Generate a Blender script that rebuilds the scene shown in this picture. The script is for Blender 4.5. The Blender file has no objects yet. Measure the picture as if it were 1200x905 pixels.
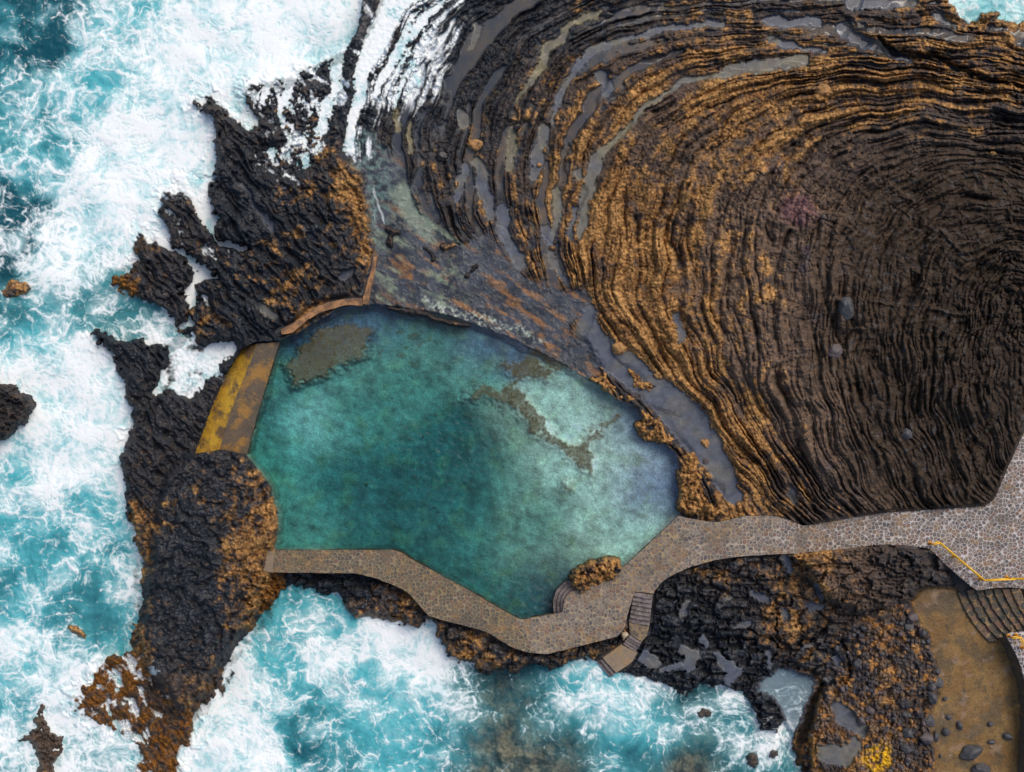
import bpy, bmesh, math, random
import numpy as np
from concurrent.futures import ThreadPoolExecutor
from mathutils import Vector, Matrix

random.seed(7)
rng = np.random.RandomState(11)
f32 = np.float32
C = bpy.context.scene.collection
S = 0.0625          # metres per photo pixel at sea level
HC = 90.0           # height of the drone above the sea
STEP = 0.85         # terrain grid spacing in photo pixels


def at(px, py, z):
    """A photo pixel, at the height its surface has, as a point of the place."""
    k = S * (HC - z) / HC
    return (px - 600.0) * k, (452.5 - py) * k, z


# ------------------------------------------------------------------ noise
_P = rng.permutation(256).astype(np.int32)
_P = np.concatenate([_P, _P])
_A = (rng.rand(256) * 2 * math.pi)
_GX, _GY = np.cos(_A).astype(f32), np.sin(_A).astype(f32)
_R1, _R2, _R3 = [rng.rand(256).astype(f32) for _ in range(3)]


_POOL = ThreadPoolExecutor(4)


def _par(fn, x, y, *a):
    x, y = np.broadcast_arrays(np.asarray(x, f32), np.asarray(y, f32))
    if x.size < 150000: return fn(x, y, *a)
    cuts = np.linspace(0, x.shape[0], 9).astype(int)
    res = list(_POOL.map(lambda k: fn(x[cuts[k]:cuts[k + 1]], y[cuts[k]:cuts[k + 1]], *a), range(8)))
    if isinstance(res[0], tuple): return tuple(np.concatenate([r[i] for r in res]) for i in range(len(res[0])))
    return np.concatenate(res)


def perlin(x, y, seed=0): return _par(_perlin, x, y, seed)


def worley(x, y, seed=0, jitter=0.9): return _par(_worley, x, y, seed, jitter)


def fbm(x, y, octaves=4, seed=0, gain=0.5): return _par(_fbm, x, y, octaves, seed, gain)


def _perlin(x, y, seed=0):
    x = np.asarray(x, f32); y = np.asarray(y, f32)
    xi = np.floor(x).astype(np.int32); yi = np.floor(y).astype(np.int32)
    fx = x - xi; fy = y - yi
    xi = (xi + seed * 37) & 255; yi = (yi + seed * 101) & 255
    x1 = (xi + 1) & 255; y1 = (yi + 1) & 255
    u = fx * fx * fx * (fx * (fx * 6 - 15) + 10)
    v = fy * fy * fy * (fy * (fy * 6 - 15) + 10)

    def g(ix, iy, dx, dy):
        h = _P[_P[ix] + iy]
        return _GX[h] * dx + _GY[h] * dy
    a = g(xi, yi, fx, fy); b = g(x1, yi, fx - 1, fy)
    c = g(xi, y1, fx, fy - 1); d = g(x1, y1, fx - 1, fy - 1)
    a += u * (b - a); c += u * (d - c)
    return (a + v * (c - a)) * f32(1.5)


def _fbm(x, y, octaves=4, seed=0, gain=0.5):
    out = _perlin(x, y, seed); amp = 1.0; tot = 1.0
    for i in range(1, octaves):
        x = x * 2.03 + 7.7; y = y * 2.03 - 3.1
        amp *= gain; tot += amp
        out = out + f32(amp) * _perlin(x, y, seed + i * 5)
    return out / f32(tot) * f32(1.3)


def _worley(x, y, seed=0, jitter=0.9):
    x = np.asarray(x, f32); y = np.asarray(y, f32)
    xi = np.floor(x).astype(np.int32); yi = np.floor(y).astype(np.int32)
    f1 = np.full(x.shape, 9, f32); f2 = f1.copy(); cid = np.zeros(x.shape, f32)
    for dy in (-1, 0, 1):
        for dx in (-1, 0, 1):
            cx = xi + dx; cy = yi + dy
            h = _P[_P[(cx + seed * 13) & 255] + ((cy + seed * 57) & 255)]
            d = np.hypot(cx + 0.5 + jitter * (_R1[h] - 0.5) - x, cy + 0.5 + jitter * (_R2[h] - 0.5) - y).astype(f32)
            near = d < f1
            f2 = np.where(near, f1, np.minimum(f2, d))
            cid = np.where(near, _R3[h], cid)
            f1 = np.where(near, d, f1)
    return f1, f2, cid


def ss(a, b, x):
    t = np.clip((x - a) / (b - a), 0, 1)
    return (t * t * (3 - 2 * t)).astype(f32)


def lerp(a, b, t):
    return a + (b - a) * t


# ------------------------------------------------------------------ grid
def axis(lo, hi, far, step):
    core = np.arange(lo, hi, step)
    out, d, s = [], 0.0, step
    while d < far:
        s *= 1.12; d += s; out.append(d)
    out = np.array(out)
    return np.concatenate([(lo - out)[::-1], core, core[-1] + out]).astype(f32)


GX = axis(-25, 1225, 260, STEP); GY = axis(-25, 930, 260, STEP)
QX, QY = np.meshgrid(GX, GY)
NY, NX = QX.shape
WX = QX + 5 * perlin(QX / 24, QY / 24, 1) + 2.6 * perlin(QX / 9, QY / 9, 2) + 2.2 * perlin(QX / 4, QY / 4, 3)
WY = QY + 5 * perlin(QX / 24, QY / 24, 4) + 2.6 * perlin(QX / 9, QY / 9, 5) + 2.2 * perlin(QX / 4, QY / 4, 6)


def _segs(pts, closed):
    p = np.array(pts, f32)
    return zip(p, np.roll(p, -1, 0)) if closed else zip(p[:-1], p[1:])


def _sub(pts, m):
    p = np.array(pts, f32)
    x0, x1 = np.searchsorted(GX, [p[:, 0].min() - m - 10, p[:, 0].max() + m + 10])
    y0, y1 = np.searchsorted(GY, [p[:, 1].min() - m - 10, p[:, 1].max() + m + 10])
    return slice(y0, y1), slice(x0, x1)


def poly_sd(pts, X, Y):
    d = np.full(X.shape, 1e9, f32); inside = np.zeros(X.shape, bool)
    for a, b in _segs(pts, True):
        e = b - a; L = float(e @ e) + 1e-9
        t = np.clip(((X - a[0]) * e[0] + (Y - a[1]) * e[1]) / L, 0, 1)
        d = np.minimum(d, (X - a[0] - t * e[0]) ** 2 + (Y - a[1] - t * e[1]) ** 2)
        c = (a[1] > Y) != (b[1] > Y)
        inside ^= c & (X < (b[0] - a[0]) * (Y - a[1]) / (b[1] - a[1] + 1e-12) + a[0])
    d = np.sqrt(d)
    return np.where(inside, -d, d).astype(f32)


def sd(pts, warp=1.0, m=50):
    out = np.full(QX.shape, m, f32)
    s = _sub(pts, m)
    X = QX[s] + warp * (WX[s] - QX[s]); Y = QY[s] + warp * (WY[s] - QY[s])
    out[s] = np.minimum(poly_sd(pts, X, Y), m)
    return out


def stroke(pts, warp=0.8, m=30):
    """signed distance to a polyline of (x, y, half width)"""
    out = np.full(QX.shape, m, f32)
    s = _sub([p[:2] for p in pts], m)
    X = QX[s] + warp * (WX[s] - QX[s]); Y = QY[s] + warp * (WY[s] - QY[s])
    d = np.full(X.shape, m, f32)
    p = np.array(pts, f32)
    for a, b in zip(p[:-1], p[1:]):
        e = (b - a)[:2]; L = float(e @ e) + 1e-9
        t = np.clip(((X - a[0]) * e[0] + (Y - a[1]) * e[1]) / L, 0, 1)
        d = np.minimum(d, np.hypot(X - a[0] - t * e[0], Y - a[1] - t * e[1]) - lerp(a[2], b[2], t))
    out[s] = np.minimum(d, m)
    return out


def spread(points, sig=26.0, coarse=6.0):
    """smooth field through scattered (x, y, v...) control points"""
    p = np.array(points, f32)
    cx = np.arange(GX[0] - coarse, GX[-1] + 2 * coarse, coarse); cy = np.arange(GY[0] - coarse, GY[-1] + 2 * coarse, coarse)
    X, Y = np.meshgrid(cx, cy)
    wsum = np.zeros(X.shape); acc = [np.zeros(X.shape) for _ in range(p.shape[1] - 2)]
    for row in p:
        d2 = (X - row[0]) ** 2 + (Y - row[1]) ** 2
        w = np.exp(-d2 / (2 * sig * sig)) + 1e-3 / (1 + d2 / (sig * sig)) ** 2
        wsum += w
        for i, a in enumerate(acc):
            a += w * row[2 + i]
    ix = np.clip((GX - cx[0]) / coarse, 0, len(cx) - 1.001); iy = np.clip((GY - cy[0]) / coarse, 0, len(cy) - 1.001)
    x0 = ix.astype(int); y0 = iy.astype(int)
    fx = (ix - x0)[None, :]; fy = (iy - y0)[:, None]
    res = []
    for a in acc:
        a = a / wsum
        a = lerp(lerp(a[y0][:, x0], a[y0][:, x0 + 1], fx), lerp(a[y0 + 1][:, x0], a[y0 + 1][:, x0 + 1], fx), fy)
        res.append(a.astype(f32))
    return res if len(res) > 1 else res[0]


# ------------------------------------------------------------------ outlines traced on the photograph
COAST = [(445, -300), (436, -10), (426, 28), (405, 60), (375, 72), (345, 88), (318, 92), (290, 98), (284, 110), (290, 128), (300, 140),
         (287, 146), (262, 127), (247, 107), (238, 118), (224, 112), (222, 126), (232, 131), (247, 137), (251, 162), (246, 185), (247, 214),
         (232, 235), (212, 218), (190, 219), (181, 248), (193, 272), (174, 278), (160, 267), (155, 300), (150, 317), (125, 322), (124, 338),
         (150, 346), (168, 354), (187, 364), (204, 380), (204, 396), (188, 402), (168, 396), (140, 394), (115, 383), (99, 386), (114, 405),
         (128, 420), (140, 445), (150, 468), (155, 492), (147, 508), (141, 530), (141, 560), (147, 600), (154, 632), (164, 660), (168, 690),
         (175, 705), (170, 728), (158, 748), (150, 762), (138, 763), (120, 767), (108, 778), (110, 792), (96, 803), (80, 812), (83, 832),
         (100, 845), (112, 858), (132, 858), (150, 874), (163, 884), (150, 898), (148, 1300), (212, 1300), (213, 890), (226, 876), (231, 868),
         (232, 815), (243, 793), (268, 764), (288, 747), (303, 733), (320, 711), (332, 699), (348, 691), (366, 694), (386, 699), (402, 711),
         (416, 726), (426, 722), (440, 722), (462, 729), (478, 735), (490, 738), (500, 733), (512, 750), (520, 769), (535, 778), (555, 783),
         (575, 792), (600, 789), (614, 788), (630, 784), (641, 793), (665, 784), (690, 774), (705, 776), (720, 791), (735, 796), (757, 801),
         (780, 812), (800, 819), (825, 812), (850, 808), (868, 814), (872, 828), (881, 842), (886, 852), (896, 861), (913, 863), (921, 852),
         (932, 851), (926, 870), (931, 905), (931, 1300), (1600, 1300), (1600, 25), (1300, 22), (1200, 24), (1180, 22), (1170, 12), (1155, 12),
         (1145, 21), (1137, 27), (1125, 15), (1113, 2), (1112, -300)]
CHANNEL = [(205, 205), (247, 212), (248, 240), (258, 264), (256, 272), (272, 279), (291, 285), (295, 294), (285, 301), (262, 294), (248, 282),
           (240, 270), (232, 258), (222, 240), (211, 226)]
CHANNEL2 = [(176, 270), (198, 279), (221, 299), (240, 307), (258, 316), (251, 328), (236, 331), (230, 345), (232, 356), (226, 366), (230, 377),
            (238, 388), (216, 390), (206, 380), (220, 372), (221, 360), (213, 352), (206, 338), (220, 330), (229, 319), (217, 310), (202, 300), (180, 288)]
SURGE = [(204, 384), (226, 388), (240, 402), (258, 398), (276, 397), (281, 410), (263, 432), (272, 442), (250, 445), (240, 458), (222, 470),
         (206, 462), (178, 464), (171, 460), (184, 442), (193, 424), (193, 405)]
STREAMS = [(428, 28), (440, -30), (545, -30), (520, 10), (505, 25), (500, 45), (478, 55), (492, 70), (492, 100), (470, 118), (462, 135), (452, 118),
           (432, 122), (424, 150), (420, 185), (408, 188), (396, 180), (398, 150), (404, 100), (415, 60)]
WASH = [(284, 100), (320, 92), (375, 72), (405, 60), (412, 60), (404, 100), (398, 140), (384, 165), (380, 185), (368, 201), (335, 203), (314, 200),
        (301, 188), (306, 172), (328, 166), (326, 148), (310, 132), (296, 126)]
HEAD = [(228, 532), (262, 526), (290, 536), (310, 560), (324, 590), (328, 612), (322, 636), (311, 660), (303, 690), (294, 715), (271, 746), (249, 784),
        (237, 810), (212, 826), (192, 800), (174, 770), (170, 742), (182, 705), (178, 680), (184, 640), (186, 600), (200, 562), (214, 546)]
POOL = [(327, 402), (318, 430), (305, 475), (289, 531), (303, 549), (318, 570), (327, 600), (326, 630), (321, 646), (460, 646), (480, 656), (545, 691),
        (600, 723), (612, 727), (661, 718), (661, 695), (690, 672), (731, 666), (796, 604), (796, 560), (790, 530), (765, 510), (745, 482), (720, 465),
        (690, 445), (650, 422), (610, 403), (570, 385), (540, 374), (500, 365), (450, 358), (430, 358), (395, 363), (370, 378), (345, 394)]
FLAT = [(405, 180), (425, 205), (440, 300), (428, 352), (450, 357), (500, 365), (545, 375), (610, 403), (650, 422), (690, 445), (712, 442), (700, 420),
        (680, 395), (668, 380), (690, 352), (688, 330), (660, 345), (640, 330), (610, 325), (590, 300), (575, 270), (545, 285), (520, 270), (495, 250), (480, 215),
        (460, 185), (440, 160), (425, 150)]
SE = [(705, 770), (727, 745), (765, 735), (767, 692), (785, 672), (840, 655), (935, 648), (1000, 640), (1095, 640), (1120, 690), (1080, 705), (1000, 730),
      (978, 760), (960, 800), (935, 850), (900, 870), (860, 830), (800, 825), (740, 800)]
CLIFF = [(290, 668), (420, 672), (475, 690), (500, 722), (600, 762), (660, 762), (735, 742), (715, 775), (640, 800), (575, 800), (520, 780), (490, 745), (400, 730), (330, 705), (290, 720)]
SPUR = [(930, 650), (1000, 642), (1050, 640), (1092, 645), (1090, 680), (1062, 708), (1040, 718), (1015, 722), (990, 708), (975, 705), (955, 688)]
RUBBLE = [(978, 745), (1010, 725), (1060, 712), (1075, 725), (1092, 745), (1100, 780), (1102, 812), (1090, 842), (1097, 880), (1102, 1300), (938, 1300), (940, 880),
          (948, 850), (962, 815)]
SAND = [(1066, 706), (1085, 688), (1122, 690), (1160, 752), (1178, 745), (1192, 800), (1196, 850), (1190, 1300), (1100, 1300), (1095, 880), (1090, 842), (1101, 812),
        (1098, 780), (1090, 745), (1075, 722)]
TARN = [(886, 811), (898, 795), (912, 784), (935, 788), (953, 792), (956, 800), (948, 822), (936, 852), (930, 858), (921, 845), (916, 826), (905, 817)]
DECK_PIER = [(309, 671), (314, 645), (460, 645), (470, 648), (482, 656), (545, 690), (604, 724), (628, 766), (615, 764), (596, 757), (570, 740), (530, 730), (502, 722),
             (490, 708), (478, 694), (450, 681), (420, 672)]
DECK_WALK = [(604, 724), (610, 727), (660, 718), (661, 703), (668, 694), (682, 690), (700, 676), (731, 665), (795, 605), (815, 609), (840, 613), (872, 605), (905, 605), (930, 611), (941, 617),
             (1000, 606), (1045, 600), (1100, 597), (1155, 593), (1165, 585), (1172, 570), (1180, 550), (1195, 518), (1212, 480), (1260, 420), (1330, 420), (1330, 688), (1200, 690),
             (1175, 688), (1145, 692), (1135, 685), (1120, 672), (1105, 659), (1090, 643), (1060, 639), (1030, 638), (1000, 642), (930, 649), (900, 650),
             (870, 652), (840, 656), (810, 664), (785, 675), (772, 685), (766, 696), (743, 693), (740, 706), (735, 722), (732, 736), (724, 746), (665, 761), (640, 767), (628, 766)]
WEED = [[(345, 420), (352, 405), (372, 388), (400, 377), (430, 380), (441, 388), (428, 410), (402, 430), (362, 446), (345, 452), (334, 430)],
        [(545, 466), (560, 452), (590, 456), (602, 445), (588, 428), (620, 418), (652, 436), (644, 444), (615, 441), (603, 450), (608, 460), (622, 470), (640, 490),
         (650, 510), (665, 520), (680, 517), (690, 507), (712, 492), (722, 484), (727, 490), (700, 511), (693, 516), (696, 540), (692, 556), (680, 546), (660, 531),
         (640, 511), (618, 505), (604, 482), (600, 470), (580, 470)],
        [(612, 408), (640, 415), (676, 436), (655, 436), (636, 426)], [(664, 566), (670, 566), (669, 575), (664, 575)]]
PUDDLES = [  # (points with half widths, floor tone: 0 blue grey with sky painted in, 1 olive)
    ([(700, 16, 5), (672, 27, 5), (655, 45, 5), (640, 62, 6), (628, 86, 6), (615, 106, 4), (608, 118, 2)], .8),
    ([(940, 70, 7), (900, 76, 7), (868, 80, 8), (835, 88, 4), (800, 96, 4), (775, 111, 4), (750, 131, 4), (735, 152, 4), (716, 170, 4), (702, 184, 6), (693, 206, 7), (686, 232, 7),
      (682, 262, 6), (680, 278, 3)], .5),
    ([(850, 28, 4), (800, 30, 4), (765, 38, 4), (735, 44, 4), (705, 56, 5), (682, 68, 5), (668, 90, 4), (660, 104, 5), (652, 126, 4), (647, 146, 2)], .15),
    ([(900, 24, 6), (930, 27, 6), (960, 26, 5)], .0), ([(985, 33, 7), (1002, 45, 7), (1030, 55, 7), (1055, 66, 6), (1064, 72, 3)], .1), ([(1000, 4, 8), (1040, 6, 8), (1070, 3, 6)], .1),
    ([(1092, 18, 3), (1110, 27, 4), (1122, 33, 2)], .1), ([(1112, 76, 3), (1120, 82, 3)], .2), ([(900, 46, 4), (925, 52, 4), (965, 62, 3)], .1),
    ([(684, 352, 10), (688, 385, 13), (704, 410, 18), (735, 432, 16), (762, 455, 16), (785, 472, 20), (804, 492, 23), (820, 515, 21), (838, 540, 16), (850, 562, 13), (858, 580, 11)], .1),
    ([(637, 150, 6), (632, 180, 7), (626, 205, 6)], .3), ([(601, 150, 4), (600, 175, 5), (597, 196, 4)], .7), ([(590, 246, 7), (590, 268, 8), (598, 290, 8), (610, 312, 7)], .1),
    ([(652, 226, 6), (655, 250, 5), (648, 278, 4)], .4), ([(676, 200, 5), (678, 210, 5)], .6), ([(640, 268, 6), (646, 285, 4)], .1), ([(672, 245, 4), (668, 275, 4)], .2),
    ([(795, 372, 4), (798, 400, 4)], .1), ([(705, 90, 7), (712, 100, 6), (708, 112, 4)], .1), ([(560, 30, 6), (555, 50, 4)], .2), ([(540, 130, 5), (545, 145, 6)], .5),
    ([(481, 145, 3), (480, 180, 3)], .8), ([(465, 128, 3), (465, 150, 3)], .8), ([(925, 576, 5), (932, 586, 4)], .1),
    ([(660, 330, 4), (645, 300, 5)], .1), ([(560, 190, 6), (566, 215, 7), (575, 250, 8)], .2), ([(545, 195, 5), (535, 230, 5)], .2),
    ([(881, 697, 3.5), (892, 699, 4.5), (902, 701, 3.5)], .1), ([(863, 732, 3), (877, 729, 4)], .1), ([(919, 656, 5), (925, 664, 5)], .1), ([(852, 701, 3), (858, 700, 2)], .1),
    ([(806, 709, 3), (801, 717, 4)], .05), ([(840, 768, 5), (850, 780, 7), (860, 790, 8), (852, 798, 5)], .1), ([(822, 750, 5), (826, 758, 4)], .1), ([(798, 762, 6), (812, 770, 8), (808, 779, 7)], .1),
    ([(901, 766, 3), (902, 780, 3)], .1), ([(958, 690, 4), (962, 700, 4)], .1), ([(950, 712, 6), (962, 710, 4)], .1), ([(919, 716, 4), (921, 722, 4)], .05), ([(950, 755, 3), (940, 760, 3)], .15),
    ([(978, 770, 4), (982, 778, 5)], .1), ([(982, 828, 6), (990, 842, 11), (1010, 856, 8)], .2), ([(970, 882, 12), (990, 885, 12), (1000, 872, 8)], .3), ([(970, 796, 5), (976, 800, 4)], .2),
    ([(757, 770, 9), (768, 778, 6)], .2), ([(812, 780, 4), (790, 782, 5), (775, 785, 3)], .1), ([(276, 206, 3), (288, 222, 3), (303, 245, 3.4), (316, 262, 4), (318, 270, 4)], .0),
    ([(290, 345, 3), (305, 358, 5), (318, 368, 5)], .3), ([(332, 365, 3), (341, 370, 3)], .0), ([(365, 275, 4), (372, 279, 4)], .0), ([(403, 322, 5), (412, 318, 4)], .1),
]

# ------------------------------------------------------------------ ropes of lava: curved coordinate u (across) and v (along)
CEN = (1240.0, 380.0)
GUIDES = [
    [(1225, 325), (1195, 325), (1175, 345), (1165, 380), (1163, 430), (1175, 490), (1195, 560)],
    [(1215, 270), (1160, 272), (1120, 290), (1088, 350), (1076, 430), (1095, 520), (1130, 595)],
    [(1230, 200), (1160, 190), (1100, 192), (1040, 220), (1002, 270), (985, 330), (980, 400), (990, 470), (1010, 530), (1050, 605)],
    [(1230, 160), (1150, 145), (1080, 140), (1000, 152), (940, 187), (910, 235), (895, 300), (890, 370), (900, 440), (925, 510), (970, 580), (1005, 615)],
    [(1230, 120), (1130, 105), (1050, 97), (980, 101), (900, 120), (850, 152), (815, 200), (800, 260), (800, 330), (815, 400), (840, 450), (880, 520), (930, 580), (965, 618)],
    [(1230, 95), (1130, 84), (1060, 77), (950, 80), (860, 90), (800, 107), (755, 141), (725, 190), (705, 240), (695, 300), (700, 360), (730, 410), (780, 455), (820, 500), (870, 560), (905, 610)],
    [(1230, 60), (1150, 50), (1060, 45), (950, 40), (850, 42), (760, 55), (700, 76), (670, 112), (650, 160), (640, 210), (646, 270), (655, 330), (672, 380), (700, 420), (750, 465), (790, 505), (815, 560), (825, 605)],
    [(1230, 0), (1100, -5), (950, 5), (850, 8), (760, 15), (690, 32), (650, 58), (620, 100), (600, 150), (590, 200), (592, 260), (606, 305), (640, 355), (690, 430)],
    [(1230, -70), (900, -45), (750, -20), (660, 2), (600, 42), (565, 92), (545, 140), (535, 190), (540, 240), (562, 295), (600, 345), (650, 400)],
    [(1230, -140), (700, -60), (580, -8), (525, 42), (495, 92), (478, 140), (470, 190), (480, 240), (508, 295), (560, 350)],
    [(1230, -220), (560, -60), (482, 0), (446, 52), (426, 102), (416, 150), (413, 200), (420, 260), (445, 330)],
    [(1230, -300), (440, -60), (382, 20), (352, 80), (336, 130), (326, 180), (330, 240), (355, 310)],
]


def _ang(x, y):
    return np.arctan2(CEN[1] - y, CEN[0] - x) % (2 * math.pi)   # 0 points left, grows upward


TH = np.linspace(-1.3, 1.75, 500)
RT = []
for g in GUIDES:
    g = np.array(g, float)
    a = (np.arctan2(CEN[1] - g[:, 1], CEN[0] - g[:, 0]))
    r = np.hypot(g[:, 0] - CEN[0], g[:, 1] - CEN[1])
    o = np.argsort(a)
    rr = np.interp(TH, a[o], r[o])
    k = np.ones(25) / 25
    RT.append(np.convolve(np.pad(rr, 12, mode='edge'), k, mode='valid'))
RT = np.array(RT)
for i in range(1, len(RT)):
    RT[i] = np.maximum(RT[i], RT[i - 1] + 14)


def ropes(X, Y):
    th = np.arctan2(CEN[1] - Y, CEN[0] - X); r = np.hypot(X - CEN[0], Y - CEN[1])
    i = np.clip((th - TH[0]) / (TH[1] - TH[0]), 0, len(TH) - 1.001); i0 = i.astype(int); fr = i - i0
    u = np.full(X.shape, 0, f32)
    prev = np.zeros(X.shape)
    for k in range(len(RT)):
        rk = RT[k][i0] * (1 - fr) + RT[k][i0 + 1] * fr
        t = (r - prev) / (rk - prev)
        u = np.where(r >= prev, k + np.clip(t, 0, 1.0), u)
        prev = rk
    u = u - 1 + np.clip((r - prev) / 80.0, 0, 5)
    return u.astype(f32), (th * 520).astype(f32)


U, V = ropes(QX + 5 * perlin(QX / 46, QY / 46, 11) + .9 * perlin(QX / 8, QY / 8, 12), QY + 5 * perlin(QX / 46, QY / 46, 13) + .9 * perlin(QX / 8, QY / 8, 14))

# ------------------------------------------------------------------ colour and cover control points  (x, y, rust cover, dryness)
COVER = [(500, 120, .05, .1), (470, 200, .05, .15), (520, 60, 0, .05), (560, 100, .1, .1), (560, 170, .15, .15), (520, 255, .2, .2), (515, 225, .4, .2), (600, 130, .2, .2), (600, 200, .35, .3),
         (590, 270, .4, .3), (640, 40, .1, .1), (650, 100, .5, .3), (640, 200, .7, .4), (650, 280, .8, .4), (640, 320, .5, .3), (665, 345, .75, .4), (690, 100, .55, .4), (700, 30, .2, .15), (760, 20, .25, .2),
         (760, 60, .5, .4), (700, 150, .6, .5), (740, 100, .6, .5), (800, 60, .6, .5), (850, 10, .15, .2), (900, 10, .1, .2), (870, 50, .65, .5), (940, 42, .75, .4), (1000, 40, .5, .3), (700, 220, .75, .5),
         (722, 230, .9, .5), (740, 280, .9, .6), (700, 300, .85, .5), (710, 370, .95, .6), (740, 350, .85, .6), (780, 410, .95, .6), (760, 300, .8, .6), (800, 260, .5, .7), (790, 150, .3, .6), (770, 175, .25, .6),
         (850, 120, .65, .6), (900, 100, .75, .5), (850, 190, .4, .7), (900, 150, .45, .6), (820, 330, .55, .8), (840, 400, .45, .8), (860, 300, .25, .8), (820, 455, .8, .6), (860, 480, .45, .7), (850, 525, .8, .6),
         (880, 575, .75, .5), (920, 580, .35, .5), (900, 250, .12, .6), (900, 350, .1, .6), (890, 430, .12, .7), (940, 500, .1, .6), (950, 560, .12, .5), (960, 400, .05, .45), (950, 300, .05, .45), (930, 240, .2, .7),
         (980, 200, .08, .4), (1000, 130, .35, .5), (960, 100, .6, .5), (1050, 110, .5, .4), (1100, 90, .6, .4), (1150, 60, .6, .4), (1150, 110, .4, .35), (1060, 30, .5, .3), (1100, 38, .7, .3), (1165, 20, .8, .3), (1190, 90, .5, .35),
         (1100, 150, .15, .3), (1180, 150, .08, .25), (1050, 170, .1, .3), (1100, 200, .04, .25), (1180, 220, .03, .2), (1050, 300, .03, .3), (1100, 300, .03, .22), (1180, 320, .02, .2), (1050, 400, .03, .3),
         (1120, 420, .02, .2), (1180, 450, .02, .2), (1050, 500, .03, .3), (1120, 520, .03, .22), (1100, 580, .03, .22), (1020, 580, .05, .35), (980, 600, .1, .35),
         (770, 500, .3, .2), (812, 570, .35, .2), (700, 440, .25, .2), (740, 455, .3, .2), (1300, 300, .02, .2), (1300, 60, .5, .4), (1300, 500, .02, .2), (800, -60, .2, .2),
         (250, 120, .1, .4), (260, 160, .08, .35), (280, 200, .1, .15), (300, 260, .06, .1), (350, 245, .3, .2), (330, 300, .32, .15), (325, 322, .6, .15), (350, 352, .6, .15), (380, 300, .15, .15), (280, 360, .08, .1),
         (300, 380, .04, .05), (422, 240, .95, .5), (410, 200, .5, .4), (428, 285, .75, .4), (385, 260, .25, .2), (220, 270, .15, .3), (180, 310, .15, .35), (200, 340, .1, .3), (138, 330, .95, .4), (250, 350, .25, .2),
         (244, 368, .4, .2), (400, 340, .15, .35), (330, 110, .15, .2), (355, 140, .35, .2), (400, 120, .03, .08), (450, 60, 0, .05), (430, 40, .1, .3),
         (150, 420, .04, .15), (200, 500, .08, .2), (170, 480, .04, .28), (230, 490, .08, .3), (200, 525, .05, .25), (160, 560, .04, .25), (178, 536, .3, .35),
         (250, 562, .25, .25), (230, 600, .15, .15), (280, 580, .4, .3), (312, 590, .75, .4), (302, 640, .95, .5), (288, 660, .65, .4), (220, 640, .06, .15), (185, 640, .02, .1), (162, 645, .95, .4), (157, 620, .7, .4),
         (250, 690, .08, .12), (292, 690, .8, .4), (200, 700, .04, .1), (230, 740, .04, .12), (252, 762, .35, .2), (178, 728, .35, .2), (160, 760, .6, .3), (200, 790, .12, .3), (222, 820, .5, .4), (132, 790, .95, .4),
         (140, 830, .6, .4), (100, 820, .7, .4), (180, 850, .6, .4), (160, 880, .7, .4), (210, 860, .6, .4),
         (790, 700, .03, .08), (830, 662, .35, .2), (900, 662, .35, .2), (800, 740, .02, .06), (850, 730, .06, .08), (912, 742, .85, .3), (932, 738, .6, .3), (880, 692, .15, .15), (870, 770, .03, .08), (780, 790, .02, .05),
         (900, 780, .02, .05), (900, 840, .01, .05), (955, 668, .8, .6), (980, 692, .45, .6), (1000, 670, .12, .55), (1010, 712, .08, .5), (1050, 670, .03, .3), (1080, 660, .03, .2), (950, 745, .2, .15), (970, 765, .08, .1),
         (1020, 740, .6, .4), (1050, 790, .45, .45), (1000, 780, .35, .3), (1080, 760, .3, .35), (960, 830, .85, .5), (950, 880, .8, .4), (1000, 810, .3, .3), (1040, 850, .4, .4), (1030, 890, .95, .6), (1080, 860, .25, .3),
         (990, 900, .35, .3), (380, 690, .12, .1), (500, 715, .5, .2), (560, 745, .45, .2), (620, 778, .35, .2), (680, 765, .4, .2)]
RUST, DRY = spread(COVER, 20)
DRY = DRY * lerp(1, .5, ss(2.6, 1.6, U) * (QY < 640) * (QX > 700))
DRY = DRY * np.where((QX < 440) & (QY < 790), .42, 1.0).astype(f32)

# ------------------------------------------------------------------ heights
d_coast = sd(COAST, 1.0)
SEABED = -2.4
Z = SEABED + 0.25 * fbm(QX / 40, QY / 40, 3, 9) + .5 * np.abs(fbm(QX / 22, QY / 22, 4, 10))
low = lambda d, a, b: ss(a, b, d)

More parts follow.
